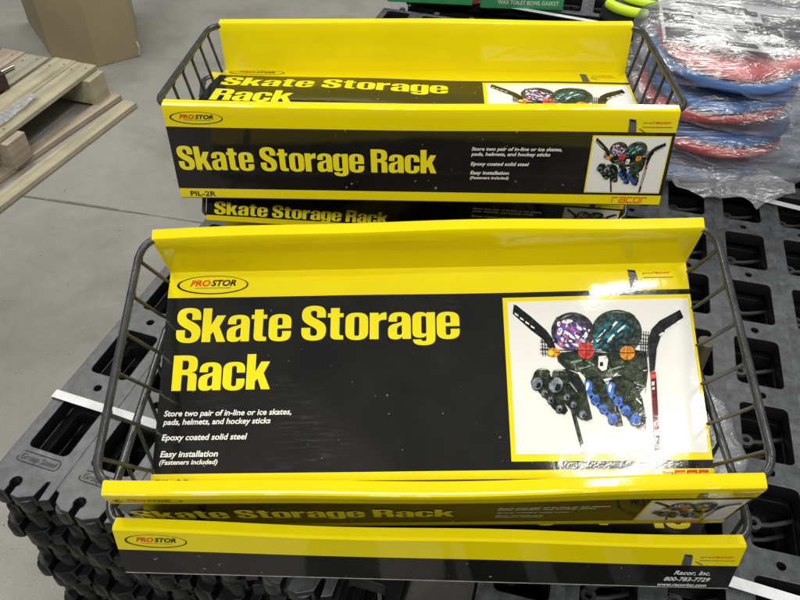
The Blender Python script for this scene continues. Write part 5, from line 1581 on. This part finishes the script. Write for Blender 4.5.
WOODS = [wood_mat('timber_pale', (0.43, 0.39, 0.27), 0), wood_mat('timber_tan', (0.41, 0.345, 0.255), 0), wood_mat('timber_grey', (0.34, 0.325, 0.245), 0)]
NAIL = mat('rusty_nail', (0.05, 0.04, 0.035), 0.6, metal=0.4)
WYAW = -0.318           # the boards run along local y
wp = empty('timber_pallet', (-1.093, 2.508, 0), (0, 0, WYAW))
tag(wp, 'pale timber pallet on the concrete floor at the left edge', 'pallet')
bx = 0.0
for k, wd in enumerate((0.082, 0.094, 0.104, 0.098, 0.100, 0.096, 0.100)):
    m = MB()
    m.box((-bx - wd / 2, -0.52, 0.119), (wd, 1.04 + 0.012 * math.sin(k * 2.2), 0.017))
    o = m.build('top_board', WOODS[(k * 2 + 1) % 3 if k else 0], wp)
    bevel(o, 0.003)
    nl = MB()
    for y in (-0.045, -0.475, -0.93):
        for q in (-0.022, 0.020):
            nl.add([(-bx - wd / 2 + q + 0.0035 * math.cos(a * PI / 4), y + q * 0.6 + 0.0035 * math.sin(a * PI / 4), 0.1282) for a in range(8)], [tuple(range(8))])
    nl.build('nail_heads', NAIL, o)
    bx += wd + (0.004, 0.016, 0.006, 0.013, 0.01, 0.01, 0)[k]
for k, y in enumerate((-0.045, -0.475, -0.93)):
    m = MB()
    m.box((-bx / 2 + 0.006, y, 0.0645), (bx + 0.04, 0.085, 0.091))
    bevel(m.build('stringer', WOODS[k % 2], wp), 0.003)
for k, y in enumerate((-0.10, -0.40, -0.70)):
    m = MB()
    m.box((-0.34 - 0.1 * (k % 2), -0.5, 0.0090), (0.09, 0.96, 0.016)) if k == 0 else None
    if k == 0:
        bevel(m.build('bottom_board', WOODS[1], wp), 0.003)
for (a, b_, w_, lb, wi) in (((-1.048, 2.500), (-1.462, 1.591), 0.046, 'narrow timber plank lying on the concrete, the one nearer to the pallet', 1),
                            ((-0.983, 2.447), (-1.352, 1.533), 0.056, 'wider timber plank lying on the concrete, farther from the pallet', 0)):
    d = Vector((b_[0] - a[0], b_[1] - a[1], 0))
    m = MB()
    m.box((0, -d.length / 2, 0.0105), (w_, d.length, 0.019))
    o = m.build('timber_plank', WOODS[wi])
    o.location = (a[0], a[1], 0.0005)
    o.rotation_euler = (0, 0, math.atan2(d.y, d.x) + PI / 2)
    bevel(o, 0.003)
    tag(o, lb, 'plank')

CARD = mat('brown_carton', (0.38, 0.315, 0.185), 0.75, var=0.10, scale=3.5, bump=0.12, bscale=40)
ca = empty('carton', (-1.1874, 2.7429, 0))
tag(ca, 'tall plain brown carton standing on the concrete behind the timber pallet', 'carton')
foot = [(-0.2118, 0.0812), (0.0, 0.0), (0.1366, 0.0954), (0.02, 0.47), (-0.42, 0.40)]
vs, fs = [], []
HZ = 12
CH = 0.78
for k in range(HZ + 1):
    z = 0.002 + CH * k / HZ
    bl = 1 + 0.004 * math.sin(PI * k / HZ)
    for (x, y) in foot:
        vs.append((-0.15 + (x + 0.15) * bl, 0.2 + (y - 0.2) * bl, z))
nf = len(foot)
for k in range(HZ):
    for q in range(nf):
        l = (q + 1) % nf
        fs.append((k * nf + q, k * nf + l, (k + 1) * nf + l, (k + 1) * nf + q))
m = MB()
m.add(vs, fs + [tuple(range(nf))[::-1], tuple(HZ * nf + q for q in range(nf))])
m.build('carton_wall', CARD, ca)
m = MB()
m.box((-0.10, 0.0435, 0.40), (0.05, 0.003, 0.76), Matrix.Rotation(-0.45, 4, 'Z'))
TAPE = mat('brown_tape', (0.42, 0.33, 0.17), 0.3)
m = MB()
m.box((-0.14, 0.22, CH + 0.003), (0.05, 0.40, 0.0012), Matrix.Identity(4))
m.build('packing_tape', TAPE, ca)
m = MB()
m.tube([(0.1366, 0.0935, 0.004), (0.142, 0.092, 0.035), (0.139, 0.094, 0.06)], 0.004, n=6)
m.build('torn_corner', EDGE, ca)

o_ = MB()
o_.box((0, 0, 0.03), (0.16, 0.13, 0.058))
o = o_.build('paper_ream', [mat('maroon_wrapper', (0.045, 0.022, 0.020), 0.5, var=0.3, scale=30)])
o.location = (-1.435, 2.33, 0.1285)
o.rotation_euler = (0, 0, WYAW - 0.35)
bevel(o, 0.006, 3)
tag(o, 'dark maroon wrapped block lying on the timber pallet at the left edge', 'block')

FILM = None


def film_mat(name, tint=(0.95, 0.97, 1.0), body=0.10, gloss=0.30, scale=34):
    """clear polythene: mostly lets light through, mirrors along its creases, a little milky"""
    m = bpy.data.materials.new(name)
    m.use_nodes = True
    nt = m.node_tree
    nt.nodes.remove(nt.nodes['Principled BSDF'])
    out = nt.nodes['Material Output']
    tr = nt.nodes.new('ShaderNodeBsdfTransparent')
    tr.inputs['Color'].default_value = rgb(tint)
    gl = nt.nodes.new('ShaderNodeBsdfGlossy')
    gl.inputs['Roughness'].default_value = 0.25
    df = nt.nodes.new('ShaderNodeBsdfDiffuse')
    df.inputs['Color'].default_value = (0.78, 0.80, 0.84, 1)
    n1 = noise_node(nt, scale, 4, 0.6, stretch=(0.55, 2.4, 1.6))
    n1.inputs['Distortion'].default_value = 1.2
    bp = nt.nodes.new('ShaderNodeBump')
    bp.inputs['Strength'].default_value = 1.0
    bp.inputs['Distance'].default_value = 0.010
    nt.links.new(n1.outputs['Fac'], bp.inputs['Height'])
    nt.links.new(bp.outputs['Normal'], gl.inputs['Normal'])
    nt.links.new(bp.outputs['Normal'], df.inputs['Normal'])
    lw = nt.nodes.new('ShaderNodeLayerWeight')
    lw.inputs['Blend'].default_value = 0.35
    nt.links.new(bp.outputs['Normal'], lw.inputs['Normal'])
    r = ramp(nt, lw.outputs['Facing'], [(0.0, (gloss * 0.35,) * 3), (0.9, (min(1, gloss * 2.2),) * 3)])
    m1 = nt.nodes.new('ShaderNodeMixShader')
    m1.inputs['Fac'].default_value = body
    nt.links.new(tr.outputs[0], m1.inputs[1])
    nt.links.new(df.outputs[0], m1.inputs[2])
    m2 = nt.nodes.new('ShaderNodeMixShader')
    nt.links.new(r.outputs['Color'], m2.inputs['Fac'])
    nt.links.new(m1.outputs[0], m2.inputs[1])
    nt.links.new(gl.outputs[0], m2.inputs[2])
    nt.links.new(m2.outputs[0], out.inputs['Surface'])
    return m


FILM = film_mat('clear_film', body=0.05, gloss=0.27, scale=15)
FILMW = film_mat('milky_film', body=0.26, gloss=0.34, scale=30)


def crumple(p, a, f, seed):
    v = noise.noise_vector(Vector(p) * f + Vector((seed, seed * 1.7, seed * 0.3)))
    w = noise.noise_vector(Vector(p) * f * 2.7 + Vector((seed * 2, 0, seed)))
    return Vector(p) + v * a + w * a * 0.45


def puffy(name, hx, hy, hz, m, parent=None, seed=1, amp=0.012, f=11, n=44, pw=3.2, flat=0.5, tail=0.0):
    """a filled bag: rounded rectangle in plan, thin at its seams, creased all over"""
    vs, fs = [], []
    N = n
    M_ = n // 2
    for j in range(M_ + 1):
        ph = -PI / 2 + PI * j / M_
        for i in range(N):
            th = 2 * PI * i / N
            c, s = math.cos(th), math.sin(th)
            r = (abs(c) ** pw + abs(s) ** pw) ** (-1 / pw)
            cp = math.copysign(abs(math.cos(ph)) ** flat, math.cos(ph))
            x, y = hx * r * c * cp, hy * r * s * cp
            z = hz * math.sin(ph)
            if tail and x > 0:
                y *= 1 - tail * (x / hx) ** 2
            p = crumple((x, y, z), amp, f, seed)
            p.z = max(p.z, -hz * 1.02)
            vs.append(p)
    for j in range(M_):
        for i in range(N):
            l = (i + 1) % N
            fs.append((j * N + i, j * N + l, (j + 1) * N + l, (j + 1) * N + i))
    b = MB()
    b.add(vs, fs)
    me = b.mesh(name, 180)
    return link(name, me, parent, m)


def ring_mesh(R, th, seed):
    """soft foam disc with a fat rounded rim and a dished middle"""
    prof = [(0.0, th * 0.30), (R * 0.55, th * 0.32), (R * 0.75, th * 0.55), (R * 0.86, th * 0.95), (R * 0.93, th), (R * 0.98, th * 0.8), (R, th * 0.5),
            (R * 0.98, th * 0.2), (R * 0.93, 0.0), (R * 0.5, 0.0), (0.0, 0.0)]
    n = 48
    vs, fs = [], []
    for (r, z) in prof:
        for i in range(n):
            a = 2 * PI * i / n
            k = 1 + 0.02 * math.sin(3 * a + seed) + 0.012 * math.sin(5 * a + seed * 2)
            vs.append((r * k * math.cos(a), r * k * math.sin(a), z + 0.003 * math.sin(2 * a + seed)))
    for j in range(len(prof) - 1):
        for i in range(n):
            l = (i + 1) % n
            fs.append((j * n + i, (j + 1) * n + i, (j + 1) * n + l, j * n + l))
    b = MB()
    b.add(vs, fs)
    return b.mesh('foam_disc', 60)


RED = mat('red_foam', (0.60, 0.045, 0.045), 0.5, var=0.1, scale=30)
BLU = mat('blue_foam', (0.07, 0.22, 0.56), 0.5, var=0.1, scale=30)
BX, BY = 0.545, 1.20
DISC_R = 0.125
names = ['uppermost clear bag of foam discs with a paper card, on the stack at right',
         'second clear bag down the stack at right, blue disc over red one',
         'third clear bag down the stack at right, its wrapper hanging slack',
         'lowest clear bag of the stack at right, film spilling over the white strap']
zs = DECK + 0.004
lay = [(3, 0.062, 0.000, 0.018, 'B', None), (2, 0.060, 0.010, -0.004, 'B', 'R'), (1, 0.060, -0.002, 0.004, 'B', 'R'), (0, 0.066, 0.004, 0.0, 'R', 'B')]
for idx, hh, dx, dy, c_top, c_bot in lay:
    t = empty('bagged_foam_discs', (BX + dx, BY + dy, zs), (0.0, 0.0, -0.22 + 0.05 * math.sin(idx * 3)))
    tag(t, names[idx], 'bagged discs', 'clear bags of foam discs stacked on the pallets')
    z = 0.006
    for c in (c_bot, c_top):
        if c is None:
            continue
        o = link('foam_disc', ring_mesh(DISC_R, 0.021, idx * 2 + (c == 'R')), t, RED if c == 'R' else BLU)
        o.location = (0.004 * math.sin(idx * 5 + z * 100), 0, z)
        z += 0.0215
    if c_bot is None:
        z += 0.02
    bag = puffy('clear_bag', 0.190, 0.150, hh / 2 + 0.003, FILM if idx != 3 else FILMW, t, seed=idx * 3.1 + 1, amp=0.011, f=13, tail=0.25)
    bag.location = (0.03, 0, hh / 2)
    if idx == 0:
        cards = MB()
        cards.box((0.015, 0.028, z + 0.004), (0.270, 0.165, 0.0012))
        pc = cards.build('paper_card', [mat('white_paper', (0.62, 0.61, 0.60), 0.5, var=0.15, scale=25)], t)
        pc.rotation_euler = (0.05, 0.03, 0.05)
        bl = MB()
        for (x0, y0, x1, y1) in ((-0.115, -0.050, -0.070, -0.006), (0.02, 0.032, 0.14, 0.042), (-0.115, 0.012, -0.065, 0.045), (0.085, -0.005, 0.145, 0.025), (-0.03, 0.066, 0.045, 0.082), (-0.02, -0.047, 0.03, -0.034), (0.03, 0.002, 0.075, 0.032), (-0.06, 0.004, 0.02, 0.009),
                                 (-0.07, -0.030, -0.05, -0.018), (0.04, -0.035, 0.10, -0.024), (-0.115, 0.055, -0.02, 0.062), (0.05, 0.045, 0.13, 0.075), (-0.09, 0.085, 0.03, 0.094), (0.0, 0.015, 0.03, 0.028)):
            bl.box(((x0 + x1) / 2, (y0 + y1) / 2, z + 0.0052), (x1 - x0, y1 - y0, 0.0008))
        for q in range(9):
            for r_ in range(2):
                w_ = 0.004 + 0.004 * ((q * 7 + r_ * 3) % 3) / 2
                bl.box((0.082 + r_ * 0.012 + 0.002 * (q % 2), -0.030 + q * 0.0075, z + 0.0052), (w_ + 0.003, 0.0035, 0.0008))
        bk = bl.build('card_print', [INK_ := PRINTS['ink']], pc)
    if idx == 3:
        # slack mouth of the wrapper hanging over the edge
        vs, fs = [], []
        NU, NV = 26, 18
        for jv in range(NV + 1):
            for iu in range(NU + 1):
                u, v = iu / NU, jv / NV
                ww = 0.10 * (1 - 0.45 * v) * (1 + 0.15 * math.sin(5 * v))
                p = Vector((0.055 + (u - 0.5) * 2 * ww, -0.135 - v * 0.036, 0.036 - 0.030 * v ** 0.8 + 0.012 * math.sin(u * PI)))
                p = crumple(p, 0.012, 22, 4.2)
                p.z = max(p.z, 0.0015 + 0.004 * abs(math.sin(u * 9)))
                vs.append(p)
        for jv in range(NV):
            for iu in range(NU):
                a = jv * (NU + 1) + iu
                fs.append((a, a + 1, a + NU + 2, a + NU + 1))
        b = MB()
        b.add(vs, fs)
        fl = b.build('bag_mouth', FILMW, t, 180)
    zs += hh

# ------------------------------------------------------------------ other goods at the far end of the pallets
GREEN = mat('green_print', (0.05, 0.30, 0.11), 0.4, var=0.18, scale=25)
WHITE = mat('white_print', (0.75, 0.77, 0.72), 0.5)
for (loc, yaw, dim, lb, words) in (((0.300, 1.905, DECK + 0.002), -0.06, (0.205, 0.12, 0.075), 'green gasket box with white lettering on the far pallets, right of the two', 'WAX TOILET BOWL GASKET'),
                                   ((0.075, 1.935, DECK + 0.002), -0.10, (0.215, 0.12, 0.075), 'plain green box on the far pallets, left of the two', None)):
    t = empty('green_box', loc, (0, 0, yaw))
    tag(t, lb, 'box')
    m = MB()
    m.box((0, 0, dim[2] / 2), dim)
    bevel(m.build('box_body', GREEN, t), 0.003)
    m = MB()
    m.box((0, 0, dim[2] + 0.0009), (dim[0] * 0.9, 0.05, 0.0012))
    m.build('box_tape', mat('box_flap', (0.07, 0.34, 0.14), 0.35), t)
    if words:
        v, f = text_fill(words, 0.012, 0)
        xs = [p[0] for p in v]
        k = 0.150 / (max(xs) - min(xs))
        m = MB()
        m.add([(-0.060 + (p[0] - min(xs)) * k, -dim[1] / 2 - 0.0006, 0.0125 + p[1] * 0.014) for p in v], f)
        m.build('box_lettering', WHITE, t)
    else:
        m = MB()
        m.box((-0.03, -dim[1] / 2 - 0.0006, 0.04), (0.10, 0.001, 0.03))
        m.build('box_panel', mat('dark_green_print', (0.02, 0.10, 0.05), 0.4, var=0.3, scale=60), t)

t = empty('red_carton', (0.187, 1.925, DECK + 0.002), (0, 0, -0.08))
tag(t, 'slim red and white carton standing between the two green boxes', 'carton')
m = MB()
m.box((0, 0, 0.035), (0.016, 0.10, 0.07))
bevel(m.build('carton_body', mat('red_print', (0.38, 0.05, 0.04), 0.45), t), 0.002)
m = MB()
m.box((-0.0115, 0, 0.034), (0.006, 0.098, 0.068))
m.build('carton_flap', WHITE, t)

HIV = mat('lime_plastic', (0.60, 0.82, 0.02), 0.35, var=0.12, scale=20)
DK = mat('dark_rubber', (0.015, 0.015, 0.016), 0.5, var=0.3, scale=40)
t = empty('safety_cap', (0.600, 1.800, DECK + 0.003), (0, 0, -0.15))
tag(t, 'black and lime yellow moulded item at the top edge beside the clear bags', 'cap')
m = MB()
ns = 40
vs, fs = [], []
for j in range(9):
    ph = PI / 2 * j / 8
    for i in range(ns):
        a = 2 * PI * i / ns
        vs.append((0.115 * math.cos(a) * math.cos(ph) ** 0.5, 0.085 * math.sin(a) * math.cos(ph) ** 0.5, 0.062 * math.sin(ph)))
for j in range(8):
    for i in range(ns):
        l = (i + 1) % ns
        fs.append((j * ns + i, j * ns + l, (j + 1) * ns + l, (j + 1) * ns + i))
fs.append(tuple(range(ns))[::-1])
m.add(vs, fs)
m.build('cap_shell', DK, t, 60)
for a0, a1, r_, z_, th in ((200, 262, 0.108, 0.040, 0.012), (274, 330, 0.108, 0.040, 0.012), (210, 325, 0.082, 0.058, 0.008)):
    m = MB()
    m.tube([(r_ * math.cos(math.radians(a)), 0.74 * r_ * math.sin(math.radians(a)), z_) for a in np.linspace(a0, a1, 16)], th, n=10)
    m.build('lime_band', HIV, t, 60)

t = empty('bagged_gloves', (0.915, 1.80, DECK + 0.002), (0, 0, -0.2))
tag(t, 'clear bag of olive and black fabric goods in the top right corner', 'bagged goods')
OL = mat('olive_fabric', (0.055, 0.06, 0.025), 0.85, var=0.5, scale=25, bump=0.3, bscale=120)
puffy('folded_fabric', 0.15, 0.10, 0.045, OL, t, seed=8, amp=0.02, f=9, pw=2.4).location = (0.02, 0, 0.055)
b = puffy('clear_bag', 0.25, 0.17, 0.062, FILMW, t, seed=12, amp=0.02, f=9)
b.location = (0, -0.02, 0.066)

# clear tab standing up behind the rear package
t = MB()
vs, fs = [], []
for jv in range(9):
    for iu in range(15):
        u, v = iu / 14, jv / 8
        p = crumple((0.09 * (u - 0.5), 0.010 * math.sin(u * 3), 0.075 * v), 0.006, 22, 2.2)
        p.z = max(p.z, 0.0)
        vs.append(p)
for jv in range(8):
    for iu in range(14):
        a = jv * 15 + iu
        fs.append((a, a + 1, a + 16, a + 15))
t.add(vs, fs)
o = t.build('plastic_sleeve', FILMW, None, 180)
o.location = (0.415, 1.36, DECK + 0.002)
o.rotation_euler = (0.1, 0, 0.5)
tag(o, 'small stiff clear plastic sleeve standing behind the upright flap of the rear package', 'sleeve')

# hardware in the gap at the right end of the near basket
t = MB()
t.tube([(0, 0, 0.0), (0, 0, 0.110)], 0.0095, n=18)
o = t.build('wooden_dowel', [mat('dowel_wood', (0.10, 0.078, 0.052), 0.6, var=0.2, scale=40, stretch=(6, 6, 1))], None, 40)
tag(o, 'short brown dowel between the near basket wires and the pallet at right', 'dowel')
DOWEL = o
t = empty('hardware_bag', (0, 0, 0))
tag(t, 'small crumpled clear bag of screws beside the near basket at right', 'hardware bag')
puffy('clear_pouch', 0.030, 0.085, 0.018, FILMW, t, seed=21, amp=0.010, f=28, n=36)
STEEL = mat('zinc_steel', (0.55, 0.55, 0.53), 0.3, metal=1.0)
for k in range(6):
    m = MB()
    a = k * 1.1
    c = Vector((0.008 * math.sin(a * 2), -0.035 + 0.014 * k, -0.006))
    dv = Vector((math.cos(a), math.sin(a), 0.05)) * 0.011
    m.tube([c - dv, c + dv], 0.0016, n=8)
    m.tube([c + dv, c + dv * 1.25], 0.0034, n=8)
    m.build('screw', STEEL, t, 40)
HWBAG = t
DOWEL.location = (0.372, 0.62, DECK + 0.004)
HWBAG.location = (0.372, 0.560, DECK + 0.035)
HWBAG.rotation_euler = (0, 0, 0.12)

# bits on the timber pallet
t = MB()
d = Vector((math.sin(0.318 + 0.18), math.cos(0.318 + 0.18), 0))
p0 = Vector((-1.375, 2.475, 0.1285 + 0.0085))
t.tube([p0 - d * 0.45, p0], 0.008, n=12)
tag(t.build('steel_tube', [STEEL], None, 40), 'thin shiny tube lying on the boards of the timber pallet', 'tube')
vs, fs = [], []
for jv in range(7):
    for iu in range(31):
        u, v = iu / 30, jv / 6
        p = crumple((0.05 * (v - 0.5) * (0.5 + 0.8 * math.sin(u * PI)), -0.42 * u, 0.012), 0.010, 16, 5.5)
        p.z = max(0.002, p.z)
        vs.append(p)
for jv in range(6):
    for iu in range(30):
        a = jv * 31 + iu
        fs.append((a, a + 1, a + 32, a + 31))
t = MB()
t.add(vs, fs)
o = t.build('film_strip', film_mat('white_film', body=0.55, gloss=0.3), None, 180)
o.location = (-1.215, 2.27, 0.128)
o.rotation_euler = (0, 0, WYAW - 0.12)
tag(o, 'strip of pale stretch film lying on the front board of the timber pallet', 'film')
